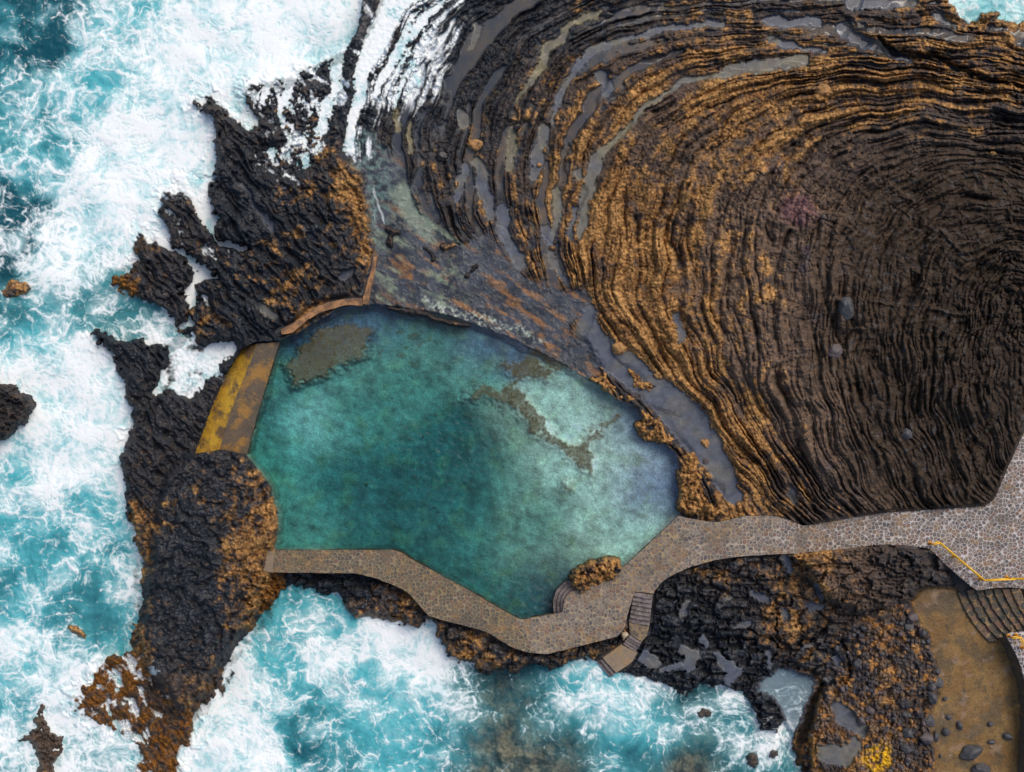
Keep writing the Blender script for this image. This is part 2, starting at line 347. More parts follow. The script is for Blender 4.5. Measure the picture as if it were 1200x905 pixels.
# broad land
PLAT = [(450, 100, 1.0), (520, 40, 1.1), (560, 200, 1.05), (600, 300, 1.05), (640, 200, 1.3), (640, 60, 1.2), (700, 30, 1.1), (720, 250, 1.5), (760, 150, 1.7), (800, 350, 1.9), (850, 250, 2.5), (900, 100, 1.9),
                  (900, 400, 2.8), (850, 500, 1.8), (900, 580, 2.0), (1000, 300, 3.4), (1000, 500, 3.2), (1000, 600, 2.4), (1100, 200, 3.6), (1180, 150, 3.0), (1150, 400, 4.0), (1180, 300, 4.2), (1120, 580, 2.6), (1050, 60, 1.5), (1150, 70, 2.0),
                  (1180, 40, 1.6), (1130, 30, 1.2), (950, 30, 1.1), (860, 10, 1.0), (800, 600, 1.5), (780, 500, 1.4),
                  (250, 130, .9), (260, 200, 1.2), (300, 250, 1.4), (350, 150, .75), (330, 100, .6), (350, 300, 1.6), (300, 380, 1.5), (390, 250, 1.4), (420, 240, 1.5), (400, 330, 1.4), (200, 270, .7), (180, 320, .7), (140, 330, .4), (220, 340, .6), (260, 340, 1.2),
                  (420, 40, 1.3), (405, 90, 1.3), (360, 90, .7),
                  (150, 420, 1.0), (130, 410, .7), (170, 460, .9), (220, 500, .8), (200, 540, 1.0), (150, 560, 1.2), (160, 620, 1.4), (170, 700, 1.2), (160, 750, .8), (130, 785, .22), (100, 820, .05), (150, 830, .08), (120, 850, .0), (180, 860, .12), (215, 860, .5), (160, 890, .02), (195, 800, .7), (125, 805, -.1), (135, 875, -.1),
                  (290, 740, .3), (330, 700, .4), (400, 700, .5), (440, 700, .8), (500, 720, 1.2), (550, 750, 1.2), (600, 770, 1.2), (660, 770, 1.1), (720, 770, .8),
                  (800, 680, 1.3), (850, 720, 1.3), (900, 690, 1.4), (800, 770, .9), (860, 780, .9), (780, 800, .7), (900, 740, 1.6), (900, 840, .8), (920, 770, 1.0), (960, 680, 2.0), (1010, 690, 2.2), (1060, 670, 1.9), (960, 750, 1.3), (980, 790, 1.4), (950, 850, 1.5), (945, 900, 1.5), (1000, 850, 1.4),
                  (1050, 780, 1.3), (1080, 850, 1.0), (1090, 730, .8), (1130, 740, .6), (1150, 850, .6), (1180, 800, .6), (1250, 800, 2.0), (1250, 640, 2.0), (1250, 500, 3.0)]
plateau = spread(PLAT, 30)
level = spread(PLAT, 75, 12.0)
plateau = lerp(plateau, level, ss(3.4, 4.4, U) * ss(430, 470, QX) * ss(640, 600, QY))
t_land = low(d_coast + 4.5 * fbm(QX / 13, QY / 13, 3, 15), 5, -9)
Zl = SEABED + (plateau + 2.4) * t_land
Z = np.maximum(Z, np.where(t_land > 0, Zl, SEABED))
# headland mass: steep seaward faces
d_head = sd(HEAD, 1.0)
Z = np.maximum(Z, np.where(d_head < 24, -0.4 + (3.0 + 0.25 * perlin(QX / 60, QY / 60, 8) - 0.5 * ss(285, 330, QX) + 0.4) * ss(17, -4, d_head), Z))
d_spur = sd(SPUR, 1.0); d_rub = sd(RUBBLE, 1.0); d_sand = sd(SAND, 0.45); d_se = sd(SE, 0.6); d_flat = sd(FLAT, 1.0); d_pool = sd(POOL, 0.35)
Z = Z + 1.3 * ss(4, -9, d_spur)
d_step = sd([(700, 745), (767, 744), (800, 741), (850, 742), (880, 750), (905, 766), (935, 776), (965, 790), (950, 830), (900, 880), (700, 880)], 1.0)
Z = Z - .45 * ss(3, -3, d_step) * (d_coast < 4)

# zone weights
w_flat = ss(7, -5, d_flat)
w_sand = ss(2, -2, d_sand)
w_pool = ss(3, 0, d_pool)
w_rub = ss(6, -6, d_rub) * (1 - w_sand)
w_se = np.maximum(ss(8, -8, d_se), ss(10, -4, sd(CLIFF, 0.6))) * (1 - w_rub) * (1 - w_sand)
w_head = ss(20, -2, d_head) * (1 - w_pool)
shelf_side = ss(470, 405, QX + 0.02 * QY) * ss(560, 520, QY)
w_shelf = shelf_side * (1 - w_head) * (1 - w_flat)
w_west = ss(340, 300, QX) * ss(380, 410, QY) * (1 - w_head)
w_shelf = np.maximum(w_shelf, w_west)
w_rope = np.clip(1 - w_shelf - w_head - w_se - w_rub - w_sand, 0, 1) * (QY < 640)
under = t_land
fine = fbm(QX / 5.0, QY / 5.0, 3, 20)
mid = fbm(QX / 16.0, QY / 16.0, 3, 24)
k1, k2, kid = worley(QX / 3.4 + .4 * fine, QY / 3.4, 26)
grit = .12 * np.clip(1 - k1 * k1 * 1.8, 0, 1) + .11 * (kid - .5) + .07 * perlin(QX / 1.9, QY / 1.9, 27)

# ropy terraces
uw = U + 0.07 * fbm(QX / 55, QY / 55, 3, 31)
n1 = perlin(uw * 3.0 + .2, V / 230 + .37, 32); n2 = .75 * perlin(uw * 6.6, V / 190 + .71, 33) + .55 * perlin(uw * 4.4 + .5, V / 150 + .21, 37); n3 = .8 * perlin(uw * 13.0, V / 110 + .5, 34) + .5 * perlin(uw * 14.0, V / 80 + .1, 38)
r1 = 1 - np.abs(n1) * 2.0; r2 = 1 - np.abs(n2) * 2.0
p1_, p2_, p3_ = [np.sqrt(np.abs(n_) + .004) * 1.5 - .75 for n_ in (n1, n2, n3)]     # rounded ropes, sharp grooves
cw1, cw2, cid = worley(uw * 9.0 + 0.25 * fine, V / 15.0, 35)           # clinker lumps, drawn out along the ropes
lump = np.clip(1 - cw1 * cw1 * 1.6, 0, 1)
bw1, bw2, bid = worley(QX / 6.0 + 0.5 * mid, QY / 6.0 + 0.3 * fine, 36)
lump2 = np.clip(1 - bw1 * bw1 * 1.7, 0, 1)
gap = ss(0.02, 0.22, cw2 - cw1)
outer = ss(4.2, 5.8, U)
inner = ss(3.3, 1.8, U)
rope = lerp(0.86 * p1_ + 0.84 * p2_ + 0.24 * p3_, 0.42 * p1_ + 0.45 * p2_ + 0.42 * p3_, inner)
rope = rope + 0.26 * lump * (1 - 0.7 * inner) + 0.09 * lump2 * (1 - .6 * inner) + 0.08 * fine + 0.25 * fbm(uw * 1.1, V / 90, 3, 39)
amp = np.clip(.85 + .75 * fbm(QX / 48, QY / 48, 3, 46), .25, 1.5)
cross = np.abs(fbm(QX / 52 + .4 * mid * .3, QY / 52, 3, 48)); brk = ss(.035, .0, cross)
slab = ss(.30, .62, fbm(uw * 1.6, V / 42, 3, 49))
rope = rope * amp * (1 - .55 * slab) + .35 * slab * (.3 + lump2 * .4 + .5 * mid) - .14 * brk
# flooded floor between the outer ribs
thr = lerp(-0.42, 0.30, ss(4.0, 6.4, U)) + 0.18 * ss(7.5, 9.0, U) * 0 - 0.3 * ss(60, 10, QY) * ss(620, 700, QX) * 0
ribs = r1 * 0.55 + r2 * 0.3 + 0.35 * fbm(uw * 1.3, V / 130, 2, 41) + 0.25 * mid
emerge = ss(thr - 0.12, thr + 0.22, ribs)
emerge = np.where(U < 3.9, 1.0, emerge)
blk = ss(0.05, 0.45, ss(440, 500, QX) * 0 + fbm(QX / 30, QY / 30, 2, 47) + 0.15)
flood_floor = 0.018 * fbm(QX / 22, QY / 22, 2, 44)
lq = level / .16 + .5 * fbm(QX / 60, QY / 60, 2, 45)
still_lvl = (np.floor(lq) + ss(.40, .60, lq - np.floor(lq)) - .5 * fbm(QX / 60, QY / 60, 2, 45) * 0) * .16      # pools standing in steps
base_off = np.where(U > 3.3, np.clip(still_lvl - .08 - plateau, -.4, .4) * ss(3.4, 4.2, U), 0)
rope_h = lerp(flood_floor * .3 - 0.10 + base_off, rope * lerp(1.0, 0.8, outer) + 0.05, emerge)
pud = np.full(QX.shape, 30, f32); tone = np.zeros(QX.shape, f32)
for pts, tn in PUDDLES:
    d = stroke(pts)
    tone = np.where(d < pud, tn, tone); pud = np.minimum(pud, d)
w_pud = ss(1.5, -1.2, pud) * (1 - w_pool)
bank = ss(9, 0, pud)
rope_h = rope_h * (1 - 0.0 * bank)

# slanting slabs of the western shelf
a = math.radians(52); sx = QX * math.cos(a) + QY * math.sin(a); sy = -QX * math.sin(a) + QY * math.cos(a)
swp = 6 * fbm(QX / 30, QY / 30, 2, 50)
s1 = perlin((sy + swp) / 19, sx / 75, 51); s2 = perlin((sy + swp) / 8, sx / 30, 52); s3 = perlin((sy + swp) / 4, sx / 14, 53)
w1, w2, wid = worley((sy + swp) / 11, sx / 22, 54)
facet = (wid - 0.5) * 0.5 * ss(0.0, 0.25, w2 - w1)
shelf_h = 0.42 * (1 - np.abs(s1) * 2) + 0.26 * (1 - np.abs(s2) * 2) + 0.12 * s3 + facet + 0.16 * mid + 0.14 * fine
# wash ribs (upper left) follow the ropes
d_str = sd(STREAMS, 1.0); d_wash = sd(WASH, 1.0)
w_str = ss(12, -8, d_str); w_wash = ss(12, -10, d_wash)
# knobbly crust of headland and south rocks
h1, h2, hid = worley(QX / 7.5 + 0.8 * mid, QY / 7.5 + 0.8 * fbm(QX / 16, QY / 16, 2, 60), 61)
g1, g2, gid = worley(QX / 22 + 0.5 * mid, QY / 22 + 0.4 * fine, 62)
crease = np.abs(fbm(QX / 34, QY / 34, 4, 63))
wrk = 1 - np.abs(perlin((QX * .5 + QY * .87) / 10 + 1.2 * mid * .3, (QX * .87 - QY * .5) / 38, 64)) * 2
knob_h = 0.14 * wrk + 0.10 * np.clip(1 - h1 * h1 * 1.7, 0, 1) + 0.24 * (gid - 0.5) * ss(0, .3, g2 - g1) + 0.30 * (ss(0.0, 0.22, crease) - 0.6) + 0.24 * mid + 0.06 * fine
se_cr = np.abs(fbm(QX / 26 + 0.6 * mid, QY / 20, 4, 66))
se_h = 0.55 * (ss(0.0, 0.30, se_cr) - 0.6) + 0.25 * mid + 0.18 * np.clip(1 - bw1 * bw1 * 1.7, 0, 1) + 0.07 * fine + 0.24 * (gid - 0.5) * ss(0, .25, g2 - g1)
# rubble
q1, q2, qid = worley(QX / 5.2, QY / 5.2, 70); p1, p2, pid = worley(QX / 10.5 + .2 * fine, QY / 10.5, 71)
rub_h = 0.15 * ss(0, .3, q2 - q1) * (0.3 + qid) + .16 * fbm(QX / 7, QY / 7, 3, 72) + .08 * np.clip(1 - q1 * q1 * 1.8, 0, 1) + 0.42 * np.clip(1 - p1 * p1 * 2.2, 0, 1) * ss(.55, .8, pid) + 0.1 * mid + 0.06 * fine
knob = w_head * 1.0
relief = w_rope * rope_h + w_shelf * shelf_h + knob * knob_h + w_se * se_h + w_rub * rub_h + grit * np.clip(w_rope * emerge * (.6 - .25 * inner) + w_shelf * .75 + knob * .55 + w_se * .4 + w_rub * .5, 0, 1)
shore_soft = ss(-1.2, 0.4, Z)
Z = Z + relief * shore_soft
Z = Z + (1 - shore_soft) * 0.25 * mid

# puddles: still water lies level in its hollow
lvl = np.where((w_rope > .5) & (U > 3.3), lerp(plateau, still_lvl - .08, ss(3.4, 4.2, U)), plateau)
pud_level = lvl - lerp(0.02, 0.18, np.clip(w_rope + w_shelf, 0, 1)) + 0.0 * QX
pud_level = np.where(w_head > 0.5, 2.6, pud_level) + np.where(d_spur < 0, .7, 0)
Z = lerp(Z, np.minimum(Z, pud_level + 0.25), ss(8, 1, pud) * (1 - w_pool) * (w_rope > .5))
Z = lerp(Z, pud_level, w_pud)
flooded = (1 - emerge) * (w_rope > 0.6) * (U > 3.9) * (d_coast < -12)
flooded = np.where(w_str > 0.2, 0, flooded)
film = np.maximum(ss(-.3, -2.2, pud), ss(0.85, 0.99, flooded))

# tidal flat beside the pool
cn0 = fbm(QX / 7, QY / 7, 4, 82)
flat_rock = ss(0.62, 0.75, fbm(QX / 11, QY / 11, 3, 80) + 0.9 * 0 - 0.25 * ss(380, 340, QY) + 0.06)
flat_h = 1.06 + 0.03 * fbm(QX / 18, QY / 18, 3, 81) + .05 * ss(.1, .6, cn0)
Z = lerp(Z, flat_h, w_flat)
# streams and wash: low floor between ribs
rib_s = ss(0.22, 0.75, r1 * 0.6 + r2 * 0.35 + 0.2 * fine - 0.1)
str_h = 0.66 + 0.58 * rib_s * (0.6 + 0.4 * lump2) + 0.10 * fine + .5 * grit
Z = lerp(Z, str_h, w_str)
dividing = ss(4, 0, stroke([(440, -30, 5), (430, 20, 5), (418, 50, 5), (408, 78, 5), (405, 110, 5), (401, 145, 4), (392, 165, 3)]))
Z = np.where(dividing > 0, np.maximum(Z, lerp(Z, 1.45 + 0.3 * mid, dividing)), Z)
rib_w = ss(0.22, 0.85, r1 * 0.45 + r2 * 0.35 + 0.5 * fbm(QX / 22, QY / 22, 3, 84) + 0.25 * fine)
wash_h = 0.34 + 0.54 * rib_w + 0.10 * fine + .5 * grit + .1 * mid
Z = lerp(Z, wash_h, w_wash)
# sea channels
d_ch = np.minimum(sd(CHANNEL, 1.2), sd(CHANNEL2, 1.2)) + 1.5 + 3 * perlin(QX / 10, QY / 10, 16); d_sg = sd(SURGE, 1.0)
Z = lerp(Z, np.minimum(Z, -0.35 + 0.2 * mid), ss(3, -4, d_ch))
Z = lerp(Z, 0.20 + 0.26 * mid + 0.10 * fine, ss(4, -6, d_sg))
d_tarn = sd(TARN, 0.7)
Z = lerp(Z, np.minimum(Z, 0.1 + 0.1 * mid), ss(3, -4, d_tarn))
cut = stroke([(960, 802, 3), (950, 832, 6), (941, 862, 7), (939, 905, 8), (939, 1000, 8)], .6)
Z = lerp(Z, np.minimum(Z, 0.42 + 0.25 * mid), ss(5, -3, cut) * (QY > 795))
# long cracks in the north-east
crk = stroke([(1030, 44, 2), (1050, 60, 4), (1078, 66, 4), (1100, 66, 3), (1125, 82, 3), (1150, 90, 3), (1175, 98, 2.5), (1200, 104, 2)], .8)
Z = Z - 0.9 * ss(2.5, -2, crk)
Z = Z + 0.5 * ss(10, 0, stroke([(1010, 30, 3), (1040, 45, 6), (1080, 50, 8), (1125, 45, 8)], .8)) * (crk > 1)
crk2 = np.minimum(stroke([(975, 770, 1), (990, 750, 2), (996, 775, 1.5), (993, 795, 1.5), (978, 800, 2), (962, 800, 2)], 1), stroke([(905, 752, 3), (930, 762, 4), (950, 748, 2), (965, 740, 1)], 1))
Z = Z - 0.55 * ss(2, -1.5, crk2)
# sandy basin
Z = lerp(Z, 0.55 + 0.03 * fbm(QX / 20, QY / 20, 3, 88), w_sand)
# ground hidden under decks, dam and pool rim kept below them / above the pool water
deck_d = np.minimum(sd(DECK_PIER, 0), sd(DECK_WALK, 0))
Z = np.where(deck_d < 0, np.minimum(Z, 1.75), Z)
rim = ss(14, 6, d_pool)
Z = np.where((d_pool > 2) & (d_pool < 14), np.maximum(Z, 1.05), Z)
Z = np.where((deck_d > 0) & (deck_d < 3), np.minimum(Z, 2.3), Z)
for pp, hh in (([(700, 772), (728, 752), (750, 764), (741, 780), (722, 796)], .25), ([(734, 738), (764, 732), (762, 748), (752, 756), (744, 768), (728, 758)], .5), ([(741, 690), (768, 694), (765, 736), (734, 732)], .8)):
    Z = np.where(sd(pp, 0) < 1, np.minimum(Z, hh), Z)
KERB1 = [(329, 389), (340, 386), (352, 378), (362, 369), (375, 362), (390, 357), (405, 354), (424, 354)]
KERB2 = [(428, 357), (431, 340), (436, 320), (440, 301)]
dk = np.minimum(stroke([p + (3,) for p in KERB1], .2), stroke([p + (2,) for p in KERB2], .2))
Z = np.where(dk < 9, np.minimum(Z, lerp(1.25, np.maximum(Z, 1.25), ss(2, 9, dk))), Z)
DAM = [(228, 531), (236, 510), (250, 470), (268, 435), (284, 410), (300, 402), (327, 401), (318, 430), (305, 475), (289, 532), (262, 526)]
d_dam = sd(DAM, 0)
Z = np.where(d_dam < 1, np.minimum(Z, 0.5), Z)

# pool floor
POOLPTS = []
KM = (.30, .36, .29)  # grey-green floor with the sky's reflection on the water painted in
KS, KG, KD, KB, KN = (.76, .82, .72), (.17, .33, .28), (.075, .17, .16), (.24, .27, .40), (.02, .055, .10)  # KN paints the rim wall's shade and depth as a navy floor
for x, y, k, dep in [(315, 470, KG, 1.8), (305, 520, KG, 2), (335, 450, KG, 1.5), (420, 440, KG, 1.2), (480, 400, KG, 1.0), (520, 395, KG, .9), (560, 440, KG, 1.0), (480, 470, KG, 1.5), (400, 500, KG, 1.6), (350, 530, KG, 1.9),
                     (362, 500, KS, 1.7), (450, 550, KD, 2.2), (520, 520, KD, 2.4), (400, 575, KD, 2.2), (350, 600, KG, 1.6), (380, 610, KG, 1.6), (340, 632, KG, 1.5), (430, 610, KD, 2.1), (500, 560, KD, 2.3), (480, 625, KD, 2.0),
                     (540, 580, KD, 2.0), (560, 535, KD, 1.7), (600, 500, KM, .9), (640, 455, KS, .9), (680, 480, KS, .8), (670, 460, KS, .8), (600, 560, KG, 1.2), (640, 548, KS, .95), (700, 530, KS, .7), (690, 590, KS, .85),
                     (720, 570, KS, .75), (650, 600, KG, 1.0), (620, 620, KG, 1.2), (600, 650, KM, 1.2), (560, 640, KG, 1.6), (610, 690, KD, 1.5), (640, 690, KN, 1.0), (640, 660, KM, .9), (660, 680, KN, .9), (700, 640, KM, .7), (665, 640, KM, .8), (620, 600, KM, 1.0), (650, 580, KM, .8), (745, 585, KB, .45), (765, 545, KB, .4), (690, 625, KM, .7),
                     (740, 640, KS, 1.0), (765, 620, KS, .9), (780, 590, KB, .7), (760, 570, KB, .6), (740, 560, KB, .6), (755, 520, KB, .5), (735, 500, KB, .6), (780, 550, KB, .6), (700, 465, KS, .8), (720, 620, KS, .9),
                     (560, 395, KB, .7), (450, 368, KB, 1.0), (400, 372, KB, 1.0), (600, 408, KB, .6), (350, 398, KN, 1.3), (380, 374, KN, 1.3), (410, 366, KN, 1.3), (440, 364, KN, 1.4), (480, 369, KN, 1.3), (510, 374, KN, 1.2), (545, 385, KN, 1.1), (575, 394, KN, 1.0), (610, 411, KN, .9), (650, 432, KN, .8), (690, 458, KN, .7), (720, 476, KN, .6), (300, 470, KN, 1.6), (690, 620, KS, .9), (660, 530, KS, .8), (740, 530, KS, .6), (650, 480, KS, .85), (620, 540, KM, .8), (760, 640, KS, .8), (530, 640, KD, 1.8), (550, 680, KD, 1.8), (440, 500, KG, 1.7)]:
    POOLPTS.append((x, y, k[0], k[1], k[2], dep))
fr_, fg_, fb_, fdep = spread(POOLPTS, 20)
patch = fbm(QX / 13, QY / 13, 4, 90)
weed_d = np.full(QX.shape, 30, f32)
for wd in WEED:
    weed_d = np.minimum(weed_d, sd(wd, 1.1, 30))
weed = ss(1.2, -3.5, weed_d + 3.2 * fine + 2.5 * mid + 1.5 * patch)
scat = ss(-.05, 0.5, fbm(QX / 12 + QY / 24, QY / 12, 5, 93, .6) - .52 + .55 * np.exp(-((QX - 480) / 60) ** 2 - ((QY - 405) / 34) ** 2) + .6 * np.exp(-((QX - 630) / 42) ** 2 - ((QY - 422) / 20) ** 2) ) * .8
scat = scat * ss(.2, .45, scat)
weed = np.maximum(weed, scat)
fdep = np.clip(fdep * .76 + 0.08 * patch, .2, 3)
fdep = lerp(fdep, np.minimum(fdep, .34), ss(9, -5, weed_d))
fdep = lerp(fdep, np.minimum(fdep, .8), scat)
fdep = fdep * ss(1.5, -9, d_pool) + 0.02
zf = 1.0 - fdep
Z = lerp(Z, zf, ss(1.5, -0.5, d_pool))

# ------------------------------------------------------------------ surface colours (the stuff's own, with some shade and reflection painted in)
cn = fbm(QX / 9, QY / 9, 4, 100); cn2 = fbm(QX / 30, QY / 30, 3, 104); cn3 = fbm(QX / 3.2, QY / 3.2, 2, 108)
cellr = np.where(w_rope > .5, 0.6 * cid + 0.4 * bid, np.where(w_rub > .5, qid, 0.6 * hid + 0.4 * gid)) - 0.5


def mixc(a, b, t):
    return a + (np.array(b, f32) - a) * t[..., None] if not isinstance(b, np.ndarray) else a + (b - a) * t[..., None]


def const(c):
    return np.broadcast_to(np.array(c, f32), QX.shape + (3,)).copy()


col = mixc(const((.015, .019, .026)), (.028, .019, .013), inner * w_rope)
col = mixc(col, (.17, .112, .075), np.clip(DRY * 1.12 + 0.45 * cn * (0.25 + DRY) + 0.5 * cellr * DRY - 0.06, 0, 1))
col = mixc(col, (.10, .085, .10), ss(.25, .75, cn2 + 0.25 * cn) * 0.55 * ss(.15, .5, DRY))
RUST = RUST + .14 * ss(2.5, 3.2, U) * ss(6.2, 5, U) * w_rope
rib_n = perlin(uw * 5.5 + .37, V / 110, 121) * w_rope
DRY = DRY + .25 * w_rub
RUST = RUST + .10 * w_rub
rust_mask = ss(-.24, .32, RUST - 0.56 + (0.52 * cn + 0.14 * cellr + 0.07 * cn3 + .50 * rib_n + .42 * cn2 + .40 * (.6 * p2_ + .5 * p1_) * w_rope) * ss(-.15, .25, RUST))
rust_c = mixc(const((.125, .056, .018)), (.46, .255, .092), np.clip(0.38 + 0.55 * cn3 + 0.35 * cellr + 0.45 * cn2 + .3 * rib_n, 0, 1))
near_sea = (ss(1.0, .3, plateau) * (1 - w_head))[..., None]
rust_c = rust_c * (1 - near_sea) + near_sea * np.array((.17, .068, .010), f32) * (1 + 0.5 * cn3[..., None])
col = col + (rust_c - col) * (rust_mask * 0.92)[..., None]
# grit in rubble, single stones
col = mixc(col, (.028, .019, .012), ss(4, -2, cut) * (QY > 795))  # wet cliff face, its shade painted in as a dark brown band
st = ss(.66, .72, np.where(w_rub > .5, np.maximum(qid, pid * (p1 < .45)), 0))
col = mixc(col, (.055, .06, .075), st * w_rub * .6)
col = mixc(col, (.36, .17, .05), ss(.2, .3, qid) * ss(.5, .4, qid) * w_rub * ss(-.2, .3, cn2 + cn) * .8)
yel = ss(12, -4, np.hypot(WX - 1028, WY - 888) - 12)
col = mixc(col, (.62, .36, .02), yel * ss(-.1, .3, cn + .2))
# pink rosette on the terraces
ro = ss(22, 6, np.hypot(WX - 935, WY - 245) - 6)
col = mixc(col, (.17, .085, .095), ro * .7)
wn = ss(.34, .42, fbm(uw * 9, V / 16, 3, 120)) * ss(.3, .15, np.abs(RUST - .05)) * inner
col = mixc(col, (.10, .105, .115), wn * .3)
still_ = np.clip(np.maximum(w_pud, ss(.55, .9, flooded)), 0, 1)
# silt floors, the sky mirrored in still water painted into their grey
silt = mixc(const((.082, .092, .118)), (.19, .165, .09), np.clip(tone + 0.5 * cn2, 0, 1))
silt = silt * (1 + 0.35 * cn + 0.15 * cn3)[..., None]
silt_f = mixc(const((.034, .042, .056)), (.085, .072, .056), np.clip(0.35 + 0.9 * cn2 + 0.5 * cn, 0, 1) * ss(420, 620, QX))
col = mixc(col, silt_f, ss(.4, .8, flooded) * .9)
col = mixc(col, silt, w_pud)
# tidal flat: dark film, streaks of green and rust
fa = math.radians(33); fx = QX * math.cos(fa) + QY * math.sin(fa); fy = -QX * math.sin(fa) + QY * math.cos(fa)
band = fbm(fx / 60, fy / 11, 4, 110)
flatc = mixc(const((.046, .054, .070)), (.020, .025, .034), ss(-.3, .3, cn2 + .3 * cn))
flatc = mixc(flatc, (.26, .115, .03), ss(.05, .60, band + .35 * cn) * ss(430, 480, QX) * .75)
flatc = mixc(flatc, (.20, .25, .17), ss(.05, .60, fbm(fx / 46, fy / 12, 4, 114) + 0.35 * cn) * ss(560, 520, QX) * ss(225, 260, QY) * .75)
flatc = mixc(flatc, (.09, .16, .155), ss(60, 15, np.hypot(QX - 425, (QY - 215) * .5)) * .8 * ss(-.3, .3, cn))
flatc = mixc(flatc, (.19, .24, .185), ss(10, -2, stroke([(470, 225, 6), (480, 245, 8), (492, 262, 7), (505, 275, 3)], 1.2)) * .8)
flatc = mixc(flatc, (.36, .42, .36), ss(6, -3, stroke([(490, 350, 1), (520, 362, 4), (560, 372, 3), (600, 386, 2), (640, 400, 1)], 1.4)) * ss(-.2, .4, cn3 + cn) * .8)
col = mixc(col, flatc, w_flat)
# sand
sandc = mixc(const((.165, .088, .022)), (.22, .13, .04), ss(-.3, .5, cn2 + .4 * cn)); sandc = mixc(sandc, (.10, .068, .03), ss(-.1, .35, fbm(QX / 28, QY / 28, 5, 118, .6)) * .9); sandc = mixc(sandc, (.25, .17, .12), ss(.25, .6, fbm(QX / 17, QY / 17, 4, 117)) * .6)
scr = np.abs(fbm(QX / 26, QY / 26, 3, 119))
sandc = mixc(sandc, (.05, .04, .025), ss(.03, .01, scr) * .75)
col = mixc(col, sandc, w_sand)
# sea floor and tide pool
bedc = mixc(const((.34, .27, .19)), (.10, .09, .085), ss(-.25, .35, fbm(QX / 15, QY / 15, 4, 116)))
col = mixc(col, bedc, ss(-.3, -1.2, Z) * (1 - w_pool) * .95)
col = mixc(col, (.20, .22, .27), ss(3, -5, d_tarn))
# pool bed
pc = np.stack([fr_, fg_, fb_], -1) * np.clip(1 + 0.42 * patch + 0.06 * fine + 0.08 * cn3 + .35 * cn2 + .28 * fbm(fx / 26, fy / 9, 4, 96, .6), .3, 2)[..., None]
pc = mixc(pc, (.40, .50, .20), ss(.05, .55, fbm(QX / 22, QY / 22, 4, 95)) * .2)
pc = mixc(pc, np.array((.118, .074, .022), f32), weed * np.clip(.80 + .25 * cn3 + .15 * cn, 0, 1))
col = mixc(col, pc, ss(2, -1, d_pool))
speck = (1 + (.26 * cn3 + .22 * (kid - .5)) * (1 - w_flat) * (1 - w_sand * .7) * (1 - ss(2, -1, d_pool)) * (1 - still_))[..., None]
warp_x = 8 * fbm(QX / 20, QY / 20, 3, 128); warp_y = 8 * fbm(QX / 20, QY / 20, 3, 129)
FR = -.03 + spread([(300, 170, .5), (330, 140, .7), (350, 120, .7), (370, 150, .7), (340, 190, .8), (390, 120, .6), (410, 160, .6), (440, 100, .65), (470, 90, .7), (490, 60, .7), (460, 140, .4), (500, 20, .6), (520, 5, .5), (475, 175, .12),
             (392, 240, .4), (385, 225, .42), (285, 160, .35), (270, 175, .62), (260, 150, .5), (235, 275, .6), (205, 245, .65), (210, 260, .55), (198, 262, .6), (215, 300, .55), (300, 290, .5), (255, 340, .4), (320, 315, .3), (300, 308, .35), (130, 400, .35), (115, 390, .5), (160, 355, .4), (150, 420, .1),
             (180, 470, .45), (240, 465, .5), (215, 480, .4), (190, 500, .2), (150, 510, .3), (130, 803, .75), (150, 815, .8), (165, 805, .6), (110, 830, .62), (140, 850, .85), (170, 830, .42), (100, 805, .6), (180, 850, .55), (190, 870, .6), (155, 885, .85),
             (200, 880, .6), (215, 860, .3), (770, 800, .35), (730, 795, .35), (850, 808, .2), (920, 855, .5), (470, 235, .15), (480, 255, .2), (446, 265, .15), (300, 250, 0), (350, 260, .05), (280, 340, .05), (220, 560, 0), (250, 650, 0), (600, 200, 0),
             (560, 80, .1), (700, 300, 0), (520, 330, .08), (200, 720, 0), (230, 780, .05), (800, 700, 0), (900, 700, 0), (450, 330, .1), (400, 330, .1), (900, 300, 0), (540, 190, .05), (160, 560, .08), (150, 640, .1), (180, 420, .15), (200, 320, .2),
             (540, 366, .35), (500, 360, .3), (600, 385, .2), (930, 12, .3), (1000, 60, 0), (260, 210, .1), (420, 240, .05), (360, 340, .05), (900, 800, 0), (960, 850, 0), (600, 560, 0)], 20)
low_z = np.clip((fbm(QX / 14, QY / 14, 2, 127) * .0 - relief) * .55, -.35, .35)
fst = .5 + .42 * lerp(fbm((QX + warp_x) / 17, (QY + warp_y) / 17, 5, 125, .6), fbm(U * 7, V / 60, 4, 126), ss(385, 400, QX) * (QY < 300)) + low_z
frk = ss(1.0 - FR, 1.20 - FR, fst) * (FR > .02) * (1 - w_pool) * np.clip(ss(575, 540, QX) + ss(765, 790, QY) * ss(980, 940, QX) + ss(40, 15, np.hypot(QX - 930, QY - 8)), 0, 1)
col = np.clip(col * speck + (np.array((.80, .85, .87), f32) - col * speck) * (frk * .92)[..., None], .004, .9)
gz_ = np.gradient(Z); gz_ = np.hypot(gz_[0] / (np.gradient(GY)[:, None] * S), gz_[1] / (np.gradient(GX)[None, :] * S)); steep = ss(.35, 1.0, gz_)
wet = np.clip(np.maximum(film, w_flat * .9) + (1 - rust_mask) * np.where((w_se > .4) | (w_shelf > .5) | (w_head > .5), 1.1, .7) * ss(.45, .1, DRY) * (1 - inner * w_rope * .7) + .6 * w_sand, 0, 1) * (1 - .75 * steep) * (1 - .6 * ss(.1, .25, gz_) * film)
still = np.clip(np.maximum(np.maximum(ss(-1.2, -2.8, pud), ss(.9, .995, flooded)), w_flat * ss(.1, -.2, cn) * .9), 0, 1) * (1 - w_pool) * ss(.16, .05, gz_)

